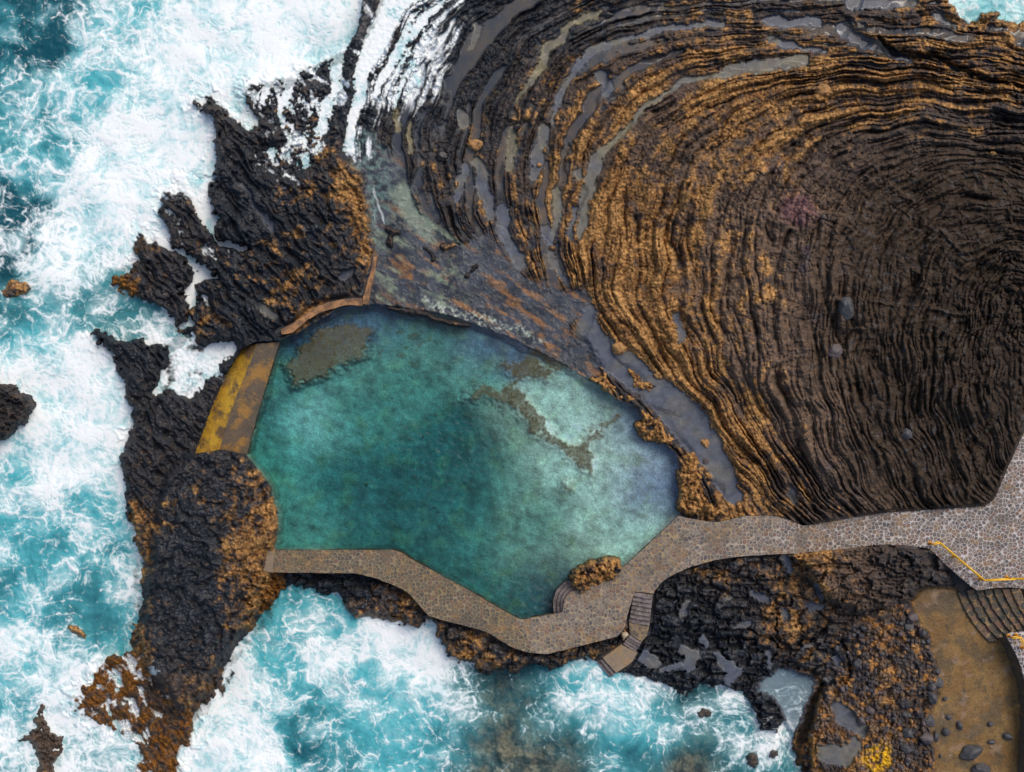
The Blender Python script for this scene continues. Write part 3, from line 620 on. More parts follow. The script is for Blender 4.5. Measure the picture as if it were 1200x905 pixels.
# ------------------------------------------------------------------ sea surface
FOAM = [(10, 10, .15, .05), (50, 40, .30, .08), (90, 18, .48, .1), (70, -5, .3, 0), (45, 60, .42, .02), (120, 20, .75, .5), (140, 28, .62, .6), (170, 20, .66, .6), (130, 90, .55, .6), (125, 48, .7, .6), (180, 50, .85, .8), (250, 50, 1, 1), (330, 40, 1.05, 1),
        (400, 20, 1.05, 1), (200, 130, .93, .9), (20, 100, .5, .3), (15, 150, .45, .3), (60, 140, .62, .35), (40, 200, .55, .4), (15, 245, .45, .05), (60, 255, .7, .2), (10, 275, .5, .0), (22, 290, .65, .1), (100, 230, .93, .8), (150, 200, .93, .9), (100, 300, .93, .9),
        (200, 200, 1, 1), (60, 180, .65, .4), (0, 60, .35, .15), (90, 110, .7, .6), (140, 150, .8, .8), (230, 190, 1, 1), (230, 90, 1, 1), (300, 110, 1, 1), (150, 240, 1, 1), (160, 130, .75, .7),
        (60, 320, .88, .8), (8, 365, .45, .25), (50, 372, .5, .5), (40, 420, .75, .8), (90, 430, .88, .9), (120, 480, .92, .9), (60, 460, .8, .85), (80, 540, .92, .9), (40, 560, .8, .7), (120, 560, .78, .6), (20, 580, .62, .6), (120, 600, .55, .45),
        (60, 630, .5, .4), (120, 660, .5, .35), (20, 640, .5, .4), (40, 650, .38, .35), (140, 690, .68, .5), (8, 688, .2, .15), (60, 700, .5, .35), (112, 722, .12, .2), (130, 740, .35, .35), (20, 755, .85, .8), (60, 750, .65, .4), (8, 800, .4, .4),
        (25, 815, .55, .4), (70, 790, .95, .9), (50, 860, .85, .8), (10, 870, .78, .5), (100, 880, .8, .7), (130, 895, .75, .5), (100, 770, .8, .6), (200, 900, .9, .8), (80, 600, .6, .45), (30, 690, .6, .5),
        (340, 715, .35, .4), (320, 755, .55, .5), (290, 800, .86, .8), (250, 850, .93, .9), (240, 890, 1, 1), (300, 880, .8, .7), (380, 765, .85, .7), (440, 760, .88, .8), (480, 765, .8, .7), (505, 790, .88, .8), (430, 800, .48, .55), (380, 830, .42, .35),
        (350, 850, .42, .2), (330, 825, .55, .5), (470, 830, .52, .6), (430, 850, .42, .5), (500, 850, .52, .45), (540, 800, .75, .6), (560, 830, .8, .6), (400, 890, .5, .3), (470, 890, .42, .45), (520, 880, .42, .3), (560, 880, .3, .2), (400, 740, .6, .5), (360, 735, .5, .5),
        (590, 830, .12, .1), (600, 862, .1, .1), (590, 900, .15, .1), (620, 882, .1, .1), (640, 855, .5, .4), (615, 845, .52, .4), (572, 797, .2, .1), (610, 800, .25, .15), (650, 805, .4, .3), (680, 792, .45, .5), (668, 822, .88, .8), (700, 800, .6, .6),
        (710, 830, .62, .65), (692, 852, .75, .7), (740, 842, .5, .7), (730, 870, .36, .4), (700, 880, .5, .4), (672, 865, .3, .15), (655, 892, .1, .05), (780, 850, .6, .7), (830, 855, .68, .7), (740, 888, .32, .2), (780, 880, .36, .3), (800, 898, .05, .05), (850, 880, .62, .6),
        (860, 838, .7, .5), (762, 805, .75, .6), (790, 822, .45, .2), (820, 835, .5, .2), (870, 850, .62, .5), (890, 880, .75, .5), (910, 888, .62, .5), (900, 868, .85, .7), (860, 902, .5, .4), (917, 872, .82, .6), (832, 898, .1, .1),
        (1160, 8, .45, .7), (1190, 10, .45, .75), (230, 430, .92, .9), (260, 415, .98, 1), (210, 460, .9, .9), (200, 395, .75, .6), (150, 370, .55, .5), (180, 375, .7, .7), (120, 355, .5, .4), (230, 255, 1, 1), (280, 292, 1, 1), (215, 300, 1, 1), (240, 318, .95, .9), (222, 350, .9, .9),
        (410, 100, .95, .9), (440, 60, .92, .9), (470, 80, .85, .8), (480, 20, .85, .8), (412, 165, .82, .8), (350, 150, .9, .9), (340, 190, .88, .9), (370, 110, .92, .9), (320, 120, .9, .9), (920, 800, .5, .55), (935, 820, .45, .55), (905, 805, .12, .3), (945, 800, .2, .4)]
FD, FT = spread(FOAM, 17)
FD = np.minimum(FD - .10 * ss(.98, .6, FD), .82 + .07 * perlin(QX / 35, QY / 35, 148))
CLEAR = spread([(x_, y_, 0) for x_, y_ in ((60, 100), (100, 180), (200, 60), (300, 40), (150, 240), (60, 420), (100, 480), (60, 560), (60, 640), (40, 720), (30, 820), (290, 800), (380, 780), (460, 780), (400, 870), (470, 870), (300, 880), (1160, 8), (700, 800), (760, 850), (20, 260), (60, 280), (240, 180))] + [(590, 830, .8), (600, 862, .9), (590, 900, .8), (620, 882, .9), (572, 800, .7), (655, 892, .9), (672, 868, .6), (800, 898, .9), (832, 898, .8), (820, 835, .7), (790, 822, .7), (860, 838, .5), (870, 855, .5), (150, 370, .5), (120, 355, .4), (610, 800, .5),
                (430, 800, 0), (740, 842, 0), (740, 888, .2), (250, 850, 0), (112, 722, .1), (40, 200, 0), (500, 850, 0), (540, 860, .3), (700, 820, 0), (780, 860, .1), (640, 850, .4), (890, 885, .5), (20, 20, 0), (40, 450, 0), (40, 650, 0), (60, 850, .3), (40, 335, .3), (920, 805, .5),
                (380, 830, .1), (340, 720, .1), (100, 740, .2), (880, 820, .5), (200, 100, 0), (400, 100, .1), (350, 150, .3), (230, 430, .2)], 24)
warp1x = 16 * fbm(QX / 60, QY / 60, 3, 130); warp1y = 16 * fbm(QX / 60, QY / 60, 3, 134)
warp2x = 4.5 * fbm(QX / 14, QY / 14, 3, 138); warp2y = 4.5 * fbm(QX / 14, QY / 14, 3, 142)
fxq, fyq = QX + warp1x + warp2x, QY + warp1y + warp2y
l1, l2, _ = worley(fxq / 26, fyq / 22, 150); lace1 = 1 - ss(0, .26, l2 - l1)
l1, l2, _ = worley(fxq / 11 + 3, fyq / 9.5, 151); lace2 = 1 - ss(0, .34, l2 - l1)
l1, l2, _ = worley(fxq / 5.0, fyq / 5.0, 152); lace3 = 1 - ss(0, .45, l2 - l1)
wisp = 1 - np.abs(fbm((QX + warp1x * 1.4 + warp2x) / 30, (QY + warp1y * 1.4 + warp2y) / 24, 5, 155, .58)) * 1.9
cloud = fbm((QX + warp1x) / 42, (QY + warp1y) / 42, 5, 160, .6)
wisp2 = 1 - np.abs(fbm((QX + warp1x * 1.2 + warp2x * 1.5) / 11, (QY + warp1y * 1.2 + warp2y * 1.5) / 9, 4, 157, .6)) * 1.9
lace = 0.24 * lace1 + 0.22 * lace2 + 0.16 * lace3 + 0.24 * wisp * wisp + 0.20 * wisp2 * np.abs(wisp2) + 0.44 * cloud + 0.10 * cn3 + .12 * cn
shore = ss(-1.3, -.1, Z) * ss(1.2, .2, Z) * .10
thrf = 1.0 - 1.0 * (FD + shore)
foam = ss(-.26, .40, lace - thrf)
soft = ss(-.25, .55, FD - .52 + .55 * cloud + .22 * cn2 + .10 * cn)          # milky water full of bubbles
sea_dark = np.array((.006, .075, .105), f32); sea_mid = np.array((.075, .40, .46), f32); sea_pale = np.array((.40, .70, .73), f32)
tn = np.clip(FT + .28 * cloud + .12 * cn2 - .04, 0, 1)
seac = np.where((tn < .4)[..., None], sea_dark + (sea_mid - sea_dark) * (tn / .4)[..., None], sea_mid + (sea_pale - sea_mid) * ((tn - .4) / .6)[..., None])
seac = seac + (np.array((.60, .79, .81), f32) - seac) * (soft * .80)[..., None]
foamc = np.array((.86, .895, .905), f32) + (np.array((.66, .80, .83), f32) - np.array((.86, .895, .905), f32)) * (ss(.1, -.5, cloud + .5 * cn) * .8)[..., None]
seac = seac + (foamc - seac) * (foam * .94)[..., None]
veil = soft
w_tn0 = ss(4, -4, d_tarn) * (1 - .6 * foam)
seac = seac + (np.array((.27, .33, .39), f32) - seac) * (w_tn0 * .85)[..., None]
clear = np.clip(CLEAR * 1.0 * (1 - foam) * (1 - .45 * veil), 0, .9)
ZS = 0.20 * fbm(QX / 90 + .3, QY / 70, 2, 170) + .07 * (1 - .7 * foam) * fbm(QX / 22, QY / 22, 3, 172) + foam * (.03 + .03 * cloud) + .03 * (1 - .9 * foam) * fbm(QX / 8 + warp2x / 9, QY / 8, 2, 174)
ZS = ZS + .92 * w_str * ss(20, 90, QX * 0 + 60) + 0
ZS = ZS - w_str * .0
ZS = np.where(w_str > 0, lerp(ZS * .4, .99 + .03 * fine, w_str), ZS)
ZS = np.where(w_wash > 0, lerp(ZS, .62 + .03 * fine, w_wash), ZS)
splash = ss(-.1, .6, fbm(QX / 11 + warp2x / 9, QY / 11 + warp2y / 9, 3, 176)) * ss(16, 2, np.abs(d_coast)) * ss(.45, .9, FD)
ZS = ZS + .16 * splash * np.where((QX < 300) | (QY > 690), 1, .4)
w_sg = ss(10, -3, d_sg)
ZS = np.where(w_sg > 0, lerp(ZS, .38 + .05 * fine, w_sg), ZS)
ZS = np.where(d_ch < 6, ZS * .4 + .16 * ss(6, -4, d_ch), ZS)
w_tn = ss(6, -3, d_tarn)
ZS = np.where(w_tn > 0, lerp(ZS, .32 + .02 * fine, w_tn), ZS)
thin = ss(.17, -.02, ZS - Z + .06 * cn + .05 * cn3)
clear = np.clip(np.maximum(clear, thin * .85), 0, .92)
clear = np.where((Z < ZS) & (ZS - Z < .8) & (np.abs(d_coast) < 14), np.maximum(clear, .45 * ss(.8, .25, ZS - Z) * ss(.45, -.1, cloud + .4 * cn)), clear)


# ------------------------------------------------------------------ mesh helpers
def tag(o, label=None, cat=None, group=None, kind=None):
    if label: o['label'] = label
    if cat: o['category'] = cat
    if group: o['group'] = group
    if kind: o['kind'] = kind
    return o


def link(name, me, mat, parent=None):
    o = bpy.data.objects.new(name, me)
    if mat is not None and not me.materials: me.materials.append(mat)
    C.objects.link(o)
    if parent is not None: o.parent = parent
    return o


def empty(name, loc):
    o = bpy.data.objects.new(name, None); o.location = loc; o.empty_display_size = .3
    C.objects.link(o)
    return o


def grid_mesh(name, PX, PY, PZ, keep, attrs, mat, flat=False):
    """quads of a grid chosen by the boolean 'keep' -> one mesh with point attributes"""
    ny, nx = PX.shape
    jj, ii = np.nonzero(keep)
    q = np.stack([jj * nx + ii, (jj + 1) * nx + ii, (jj + 1) * nx + ii + 1, jj * nx + ii + 1], 1).astype(np.int32)
    used, inv = np.unique(q, return_inverse=True)
    q = inv.reshape(q.shape).astype(np.int32)
    co = np.empty((len(used), 3), f32)
    co[:, 0] = PX.ravel()[used]; co[:, 1] = PY.ravel()[used]; co[:, 2] = PZ.ravel()[used]
    me = bpy.data.meshes.new(name)
    me.vertices.add(len(used)); me.vertices.foreach_set('co', co.ravel())
    me.loops.add(q.size); me.loops.foreach_set('vertex_index', q.ravel())
    me.polygons.add(len(q))
    me.polygons.foreach_set('loop_start', np.arange(0, q.size, 4, dtype=np.int32))
    me.polygons.foreach_set('loop_total', np.full(len(q), 4, np.int32))
    me.polygons.foreach_set('use_smooth', np.full(len(q), not flat))
    me.update(calc_edges=True)
    for an, arr in attrs.items():
        if arr.ndim == 3:
            a_ = me.color_attributes.new(an, 'FLOAT_COLOR', 'POINT')
            c4 = np.ones((len(used), 4), f32); c4[:, :3] = arr.reshape(-1, 3)[used]
            a_.data.foreach_set('color', c4.ravel())
        else:
            a_ = me.attributes.new(an, 'FLOAT', 'POINT')
            a_.data.foreach_set('value', arr.ravel()[used].astype(f32))
    me.materials.append(mat)
    return me


def world_xy(Zv, X=QX, Y=QY):
    k = (S * (HC - Zv) / HC)
    return (X - 600) * k, (452.5 - Y) * k


# ------------------------------------------------------------------ materials
def new_mat(name):
    m = bpy.data.materials.new(name); m.use_nodes = True
    nt = m.node_tree; nt.nodes.clear()
    out = nt.nodes.new('ShaderNodeOutputMaterial')
    return m, nt, out


def N(nt, t, **kw):
    n = nt.nodes.new(t)
    for k, v in kw.items():
        if k in n.inputs: n.inputs[k].default_value = v
        else: setattr(n, k, v)
    return n


def L(nt, a, b): nt.links.new(a, b)


def math_n(nt, op, a, b=None, clamp=False):
    n = nt.nodes.new('ShaderNodeMath'); n.operation = op; n.use_clamp = clamp
    for i, v in enumerate((a, b)):
        if v is None: continue
        if isinstance(v, (int, float)): n.inputs[i].default_value = v
        else: L(nt, v, n.inputs[i])
    return n.outputs[0]


def mixrgb(nt, fac, a, b, blend='MIX'):
    n = nt.nodes.new('ShaderNodeMix'); n.data_type = 'RGBA'; n.blend_type = blend
    for s, v in ((0, fac), (6, a), (7, b)):
        if isinstance(v, (int, float)): n.inputs[s].default_value = v
        elif isinstance(v, tuple): n.inputs[s].default_value = v + (1,) if len(v) == 3 else v
        else: L(nt, v, n.inputs[s])
    return n.outputs[2]


def ramp(nt, fac, stops):
    n = nt.nodes.new('ShaderNodeValToRGB')
    while len(n.color_ramp.elements) < len(stops): n.color_ramp.elements.new(.5)
    for e, (p, c) in zip(n.color_ramp.elements, stops):
        e.position = p; e.color = (c, c, c, 1) if isinstance(c, (int, float)) else tuple(c) + (1,)
    L(nt, fac, n.inputs[0])
    return n.outputs[0]


def noise(nt, scale, detail=4, rough=.6, vec=None):
    n = N(nt, 'ShaderNodeTexNoise', Scale=scale, Detail=detail, Roughness=rough)
    if vec is None:
        g = nt.nodes.new('ShaderNodeNewGeometry'); vec = g.outputs['Position']
    L(nt, vec, n.inputs['Vector'])
    return n.outputs['Fac']


def bump(nt, h, strength, dist):
    b = N(nt, 'ShaderNodeBump', Strength=strength, Distance=dist)
    L(nt, h, b.inputs['Height'])
    return b.outputs['Normal']


def attr(nt, name):
    a_ = nt.nodes.new('ShaderNodeAttribute'); a_.attribute_name = name
    return a_


def make_rock():
    m, nt, out = new_mat('lava_rock')
    p = N(nt, 'ShaderNodeBsdfPrincipled')
    c = attr(nt, 'Col').outputs['Color']; w = attr(nt, 'wet').outputs['Fac']; st_ = attr(nt, 'still').outputs['Fac']
    n1_ = noise(nt, 9, 5, .65); n2_ = noise(nt, 2.5, 4, .6)
    v = math_n(nt, 'MULTIPLY', ramp(nt, n1_, [(.25, .55), (.75, 1.5)]), ramp(nt, n2_, [(.3, .8), (.7, 1.2)]))
    v = math_n(nt, 'ADD', math_n(nt, 'MULTIPLY', v, math_n(nt, 'SUBTRACT', 1.0, math_n(nt, 'MULTIPLY', st_, .8))), math_n(nt, 'MULTIPLY', st_, .8))
    hsv = N(nt, 'ShaderNodeVectorMath', operation='SCALE'); L(nt, c, hsv.inputs[0]); L(nt, v, hsv.inputs['Scale'])
    L(nt, hsv.outputs[0], p.inputs['Base Color'])
    L(nt, math_n(nt, 'ADD', .16, math_n(nt, 'MULTIPLY', math_n(nt, 'MAXIMUM', w, st_), .36)), p.inputs['Specular IOR Level'])
    r = math_n(nt, 'SUBTRACT', .80, math_n(nt, 'MULTIPLY', w, .50))
    r = math_n(nt, 'ADD', r, math_n(nt, 'MULTIPLY', math_n(nt, 'SUBTRACT', n2_, .5), .3))
    r = math_n(nt, 'MULTIPLY', r, math_n(nt, 'SUBTRACT', 1.0, math_n(nt, 'MULTIPLY', st_, .88)), True)
    L(nt, r, p.inputs['Roughness'])
    bs = N(nt, 'ShaderNodeBump', Distance=.06)
    L(nt, math_n(nt, 'MULTIPLY', math_n(nt, 'SUBTRACT', 1.0, st_), .8), bs.inputs['Strength'])
    L(nt, math_n(nt, 'ADD', n1_, math_n(nt, 'MULTIPLY', noise(nt, 30, 3, .6), .4)), bs.inputs['Height'])
    L(nt, bs.outputs['Normal'], p.inputs['Normal'])
    L(nt, p.outputs[0], out.inputs[0])
    return m


def make_sea():
    m, nt, out = new_mat('sea_water')
    p = N(nt, 'ShaderNodeBsdfPrincipled', IOR=1.33)
    c = attr(nt, 'Col').outputs['Color']; f = attr(nt, 'foam').outputs['Fac']; cl = attr(nt, 'clear').outputs['Fac']
    n1_ = noise(nt, 7, 5, .7)
    cm = N(nt, 'ShaderNodeVectorMath', operation='SCALE'); L(nt, c, cm.inputs[0]); L(nt, ramp(nt, n1_, [(.3, .93), (.7, 1.04)]), cm.inputs['Scale'])
    L(nt, cm.outputs[0], p.inputs['Base Color'])
    L(nt, math_n(nt, 'ADD', .14, math_n(nt, 'MULTIPLY', f, .7), True), p.inputs['Roughness'])
    bs = N(nt, 'ShaderNodeBump', Distance=.05)
    L(nt, math_n(nt, 'SUBTRACT', .32, math_n(nt, 'MULTIPLY', f, .30)), bs.inputs['Strength'])
    L(nt, math_n(nt, 'ADD', n1_, math_n(nt, 'MULTIPLY', noise(nt, 22, 4, .6), .5)), bs.inputs['Height']); L(nt, bs.outputs['Normal'], p.inputs['Normal'])
    tr = N(nt, 'ShaderNodeBsdfTransparent', Color=(.82, .90, .88, 1))
    mx = N(nt, 'ShaderNodeMixShader'); L(nt, cl, mx.inputs[0]); L(nt, p.outputs[0], mx.inputs[1]); L(nt, tr.outputs[0], mx.inputs[2])
    L(nt, mx.outputs[0], out.inputs[0])
    return m


def make_pool_water():
    m, nt, out = new_mat('pool_water')
    tr = N(nt, 'ShaderNodeBsdfTransparent', Color=(1, 1, 1, 1))
    gl = N(nt, 'ShaderNodeBsdfGlossy', Roughness=.37)
    fr = N(nt, 'ShaderNodeFresnel', IOR=1.33)
    nn = bump(nt, math_n(nt, 'ADD', noise(nt, 2.2, 3, .6), math_n(nt, 'MULTIPLY', noise(nt, 8, 3, .5), .3)), .5, .08)
    L(nt, nn, gl.inputs['Normal']); L(nt, nn, fr.inputs['Normal'])
    mx = N(nt, 'ShaderNodeMixShader'); L(nt, fr.outputs[0], mx.inputs[0]); L(nt, tr.outputs[0], mx.inputs[1]); L(nt, gl.outputs[0], mx.inputs[2])
    L(nt, mx.outputs[0], out.inputs['Surface'])
    va = N(nt, 'ShaderNodeVolumeAbsorption', Color=(.54, .895, .925, 1), Density=1.0)
    L(nt, va.outputs[0], out.inputs['Volume'])
    return m


def make_cobble(name, scale, stone_a, stone_b, mortar_a, mortar_b, lo, hi, far=None):
    m, nt, out = new_mat(name)
    p = N(nt, 'ShaderNodeBsdfPrincipled', Roughness=.75)
    g = nt.nodes.new('ShaderNodeNewGeometry')
    wob = N(nt, 'ShaderNodeTexNoise', Scale=1.1, Detail=3); L(nt, g.outputs['Position'], wob.inputs['Vector'])
    ad = N(nt, 'ShaderNodeMix', data_type='VECTOR'); ad.inputs[0].default_value = .22; L(nt, g.outputs['Position'], ad.inputs[4]); L(nt, wob.outputs['Color'], ad.inputs[5])
    sep = nt.nodes.new('ShaderNodeSeparateXYZ'); L(nt, ad.outputs[1], sep.inputs[0])
    cb = nt.nodes.new('ShaderNodeCombineXYZ'); L(nt, sep.outputs[0], cb.inputs[0]); L(nt, sep.outputs[1], cb.inputs[1])
    v1 = N(nt, 'ShaderNodeTexVoronoi', Scale=scale, feature='DISTANCE_TO_EDGE', voronoi_dimensions='2D'); L(nt, cb.outputs[0], v1.inputs['Vector'])
    v2 = N(nt, 'ShaderNodeTexVoronoi', Scale=scale, voronoi_dimensions='2D'); L(nt, cb.outputs[0], v2.inputs['Vector'])
    big = noise(nt, .35, 4, .65); sm = noise(nt, 6, 4, .6)
    sepc = nt.nodes.new('ShaderNodeSeparateColor'); L(nt, v2.outputs['Color'], sepc.inputs[0])
    rnd = math_n(nt, 'SUBTRACT', math_n(nt, 'ADD', .60, math_n(nt, 'MULTIPLY', sepc.outputs[2], .22)), v2.outputs['Distance'])
    w = ramp(nt, math_n(nt, 'MINIMUM', v1.outputs['Distance'], math_n(nt, 'MULTIPLY', rnd, .7)), [(lo, 0.0), (hi, 1.0)])
    st_ = mixrgb(nt, sepc.outputs[0], stone_a, stone_b)
    st_ = mixrgb(nt, math_n(nt, 'MULTIPLY', ramp(nt, sepc.outputs[1], [(.75, 0.0), (.85, 1.0)]), .6), st_, (.20, .10, .07))
    mo = mixrgb(nt, ramp(nt, big, [(.38, 0.0), (.62, 1.0)]), mortar_a, mortar_b)
    if far is not None:      # the mortar is paler towards the newer right-hand stretch
        sx_ = nt.nodes.new('ShaderNodeSeparateXYZ'); L(nt, g.outputs['Position'], sx_.inputs[0])
        gx = math_n(nt, 'ADD', math_n(nt, 'MULTIPLY', math_n(nt, 'SUBTRACT', sx_.outputs[0], far[0]), 1 / (far[1] - far[0])), math_n(nt, 'MULTIPLY', math_n(nt, 'SUBTRACT', big, .5), 1.2), True)
        mo = mixrgb(nt, gx, mo, far[2])
    c = mixrgb(nt, w, mo, st_)
    c = mixrgb(nt, math_n(nt, 'MULTIPLY', ramp(nt, noise(nt, 1.3, 5, .7), [(.53, 0.0), (.68, 1.0)]), .65), c, (.30, .17, .06))
    c = mixrgb(nt, math_n(nt, 'MULTIPLY', ramp(nt, noise(nt, .5, 6, .72), [(.50, 0.0), (.66, 1.0)]), .55), c, (.07, .06, .05))
    c = mixrgb(nt, ramp(nt, sm, [(.2, 1.0), (.7, 0.0)]), c, (.8, .8, .8), 'MULTIPLY')
    L(nt, c, p.inputs['Base Color'])
    L(nt, bump(nt, math_n(nt, 'ADD', w, math_n(nt, 'MULTIPLY', sm, .5)), .6, .05), p.inputs['Normal'])
    L(nt, p.outputs[0], out.inputs[0])
    return m


def make_plain(name, a_, b_, scale=3.0, rough=.8, bumpd=.03, c_=None, cthr=.6):
    m, nt, out = new_mat(name)
    p = N(nt, 'ShaderNodeBsdfPrincipled', Roughness=rough)
    n1_ = noise(nt, scale, 6, .7); n2_ = noise(nt, scale * 6, 3, .6)
    c = mixrgb(nt, ramp(nt, n1_, [(.35, 0.0), (.65, 1.0)]), a_, b_)
    if c_ is not None:
        c = mixrgb(nt, ramp(nt, noise(nt, scale * .6, 5, .7), [(cthr - .06, 0.0), (cthr + .06, 1.0)]), c, c_)
    c = mixrgb(nt, ramp(nt, n2_, [(.25, 1.0), (.6, 0.0)]), c, (.72, .72, .72), 'MULTIPLY')
    L(nt, c, p.inputs['Base Color'])
    L(nt, bump(nt, math_n(nt, 'ADD', n1_, math_n(nt, 'MULTIPLY', n2_, .5)), .7, bumpd), p.inputs['Normal'])
    L(nt, p.outputs[0], out.inputs[0])
    return m


M_ROCK, M_SEA, M_POOL = make_rock(), make_sea(), make_pool_water()
M_PIER = make_cobble('pier_paving', 4.8, (.07, .065, .055), (.15, .12, .08), (.23, .165, .075), (.27, .215, .14), .03, .13)
M_WALK = make_cobble('walkway_cobbles', 4.7, (.085, .08, .085), (.25, .205, .165), (.31, .215, .10), (.33, .265, .185), .03, .12, (12.0, 27.0, (.50, .46, .45)))
M_WHITE = make_cobble('pale_cobbles', 4.6, (.05, .05, .07), (.18, .17, .20), (.42, .35, .30), (.62, .58, .58), .06, .20)
M_WALL = make_plain('mortared_wall', (.05, .04, .03), (.11, .08, .05), 2.5, .85, .08, (.17, .09, .03), .6)
M_STEP = make_plain('step_stone', (.16, .13, .13), (.26, .21, .19), 4, .8, .04, (.10, .08, .075), .55)
M_STEP_Y = make_plain('lichen_step', (.30, .20, .09), (.18, .14, .11), 4, .8, .05, (.08, .07, .06), .52)
M_STEP_D = make_cobble('ochre_mortared_step', 3.0, (.035, .037, .035), (.09, .075, .055), (.26, .16, .06), (.30, .23, .15), .01, .06)
M_YEL = make_plain('ochre_face', (.66, .39, .03), (.42, .22, .02), 1.1, .65, .05, (.15, .09, .04), .53)
M_BROWN = make_plain('brown_slab', (.06, .047, .033), (.11, .075, .042), 1.0, .5, .04, (.26, .13, .02), .56)
M_RUSTK = make_plain('rusty_concrete', (.30, .14, .055), (.40, .21, .09), 2, .75, .06, (.13, .07, .04), .53)
M_CONC = make_plain('stained_concrete', (.20, .16, .12), (.27, .20, .13), 1.6, .8, .02, (.34, .20, .07), .6)
M_RAIL = make_plain('yellow_paint', (.80, .42, .02), (.86, .50, .03), 6, .4, .004)
M_POST = make_plain('rusty_orange_post', (.62, .26, .02), (.50, .20, .03), 6, .5, .004)
M_BASALT = make_plain('dark_boulder', (.045, .046, .055), (.085, .083, .09), 3, .6, .06)
M_PURPLE = make_plain('mauve_boulder', (.085, .07, .075), (.13, .105, .105), 3, .7, .05)
M_RUSTB = make_plain('rusty_boulder', (.36, .17, .05), (.46, .26, .10), 4, .8, .08, (.10, .065, .04), .58)
M_BROWNB = make_plain('brown_stone', (.12, .075, .04), (.19, .12, .065), 4, .75, .05)
M_PALE = make_plain('pale_boulder', (.45, .36, .22), (.58, .50, .38), 3, .8, .05)
M_LUMP = make_plain('black_wet_rock', (.018, .018, .022), (.04, .036, .036), 3, .35, .08, (.10, .07, .04), .63)

# ------------------------------------------------------------------ ground sheets
PX, PY = world_xy(Z)
c4 = lambda A: .25 * (A[:-1, :-1] + A[1:, :-1] + A[1:, 1:] + A[:-1, 1:])
zones = np.stack([c4(a_) for a_ in (np.where(w_rope > 0, w_rope, 0) * .9, w_shelf, w_head * 1.2, np.maximum(w_se, .05), w_rub * 1.3, w_sand * 1.5, w_flat * 1.4, ss(1, -1, d_pool) * 2)])
zc = c4(Z); dc = c4(d_coast)
zid = zones.argmax(0)
zid = np.where((dc > 6) | ((zc < -.9) & (c4(d_pool) > 3)), 8, zid)
names = ['lava_terraces', 'rocky_shelf', 'rocky_headland', 'lower_rocks', 'rubble_ground', 'sandy_ground', 'tidal_flat', 'pool_floor', 'seabed']
attrs = {'Col': col, 'wet': wet, 'still': still}
for i, nm in enumerate(names):
    keep = zid == i
    if keep.any():
        tag(link(nm, grid_mesh(nm, PX, PY, Z, keep, attrs, M_ROCK), None), kind='structure')
# far sheets so that nothing ends at the frame
def far_sheet(name, z, mat_, hole, size=3000):
    bm = bmesh.new()
    x0, x1, y0, y1 = hole
    o_ = [bm.verts.new((sx_ * size, sy_ * size, z)) for sx_, sy_ in ((-1, -1), (1, -1), (1, 1), (-1, 1))]
    i_ = [bm.verts.new(c) for c in ((x0, y0, z), (x1, y0, z), (x1, y1, z), (x0, y1, z))]
    for k in range(4): bm.faces.new((o_[k], o_[(k + 1) % 4], i_[(k + 1) % 4], i_[k]))
    me = bpy.data.meshes.new(name); bm.to_mesh(me); bm.free()
    return tag(link(name, me, mat_), kind='structure')


M_FARSEA = make_plain('far_sea_water', (.01, .12, .16), (.05, .30, .34), .05, .2, .1, (.6, .7, .72), .68)
kx = (float(GX[0]) - 600) * S; ky = (452.5 - float(GY[-1])) * S
far_sheet('sea_beyond', -.45, M_FARSEA, (kx + 2, -kx - 2, ky + 2, -ky - 2))

# sea
vis = (Z < ZS + .35) & (d_pool > 4) & (d_dam > 2) & ((d_coast < 40) | True)
ok_land = (d_coast > -14) | (w_str > .02) | (w_wash > .02) | (d_sg < 8) | (d_ch < 10) | (d_tarn < 6) | ((d_coast > -70) & (plateau < .75))
vis = vis & ok_land & ~((QX > 1000) & (QY > 300))
kv = vis[:-1, :-1] | vis[1:, :-1] | vis[1:, 1:] | vis[:-1, 1:]
SXW, SYW = world_xy(ZS)
tag(link('sea', grid_mesh('sea', SXW, SYW, ZS, kv, {'Col': np.clip(seac, 0, .95).astype(f32), 'foam': foam, 'clear': clear}, M_SEA), None), kind='structure')

# pool water: a closed body with ripples on top
rip = .25 + 1.0 * ss(80, 15, np.hypot((QX - 515) * .75, (QY - 525))) + .9 * ss(100, 20, np.hypot((QX - 610) * .8, QY - 680)) + .4 * ss(90, 20, np.hypot(QX - 400, QY - 590))
ZP = (1.0 + rip * .045 * (fbm((QX + QY * .5) / 9 + .3 * mid, (QY - QX * .4) / 4.6, 2, 180))).astype(f32)
jj, ii = np.nonzero(d_pool < 5)
s2 = (slice(jj.min(), jj.max() + 2, 2), slice(ii.min(), ii.max() + 2, 2))
pw = d_pool[s2] < 5
pk = pw[:-1, :-1] & pw[1:, :-1] & pw[1:, 1:] & pw[:-1, 1:]
X1, Y1 = world_xy(np.full(pw.shape, 1.0, f32), QX[s2], QY[s2])
me = grid_mesh('pool_water', X1, Y1, ZP[s2], pk, {}, M_POOL)


def close_below(me, z_):
    """drop a skirt from the open border of a sheet and close it underneath"""
    bm = bmesh.new(); bm.from_mesh(me)
    r_ = bmesh.ops.extrude_edge_only(bm, edges=[e for e in bm.edges if e.is_boundary])
    for g in r_['geom']:
        if isinstance(g, bmesh.types.BMVert): g.co.z = z_
    bmesh.ops.edgeloop_fill(bm, edges=[g for g in r_['geom'] if isinstance(g, bmesh.types.BMEdge) and g.is_boundary])
    bmesh.ops.recalc_face_normals(bm, faces=bm.faces)
    bm.to_mesh(me); bm.free()


close_below(me, -2.2)
tag(link('pool_water', me, None), kind='structure')


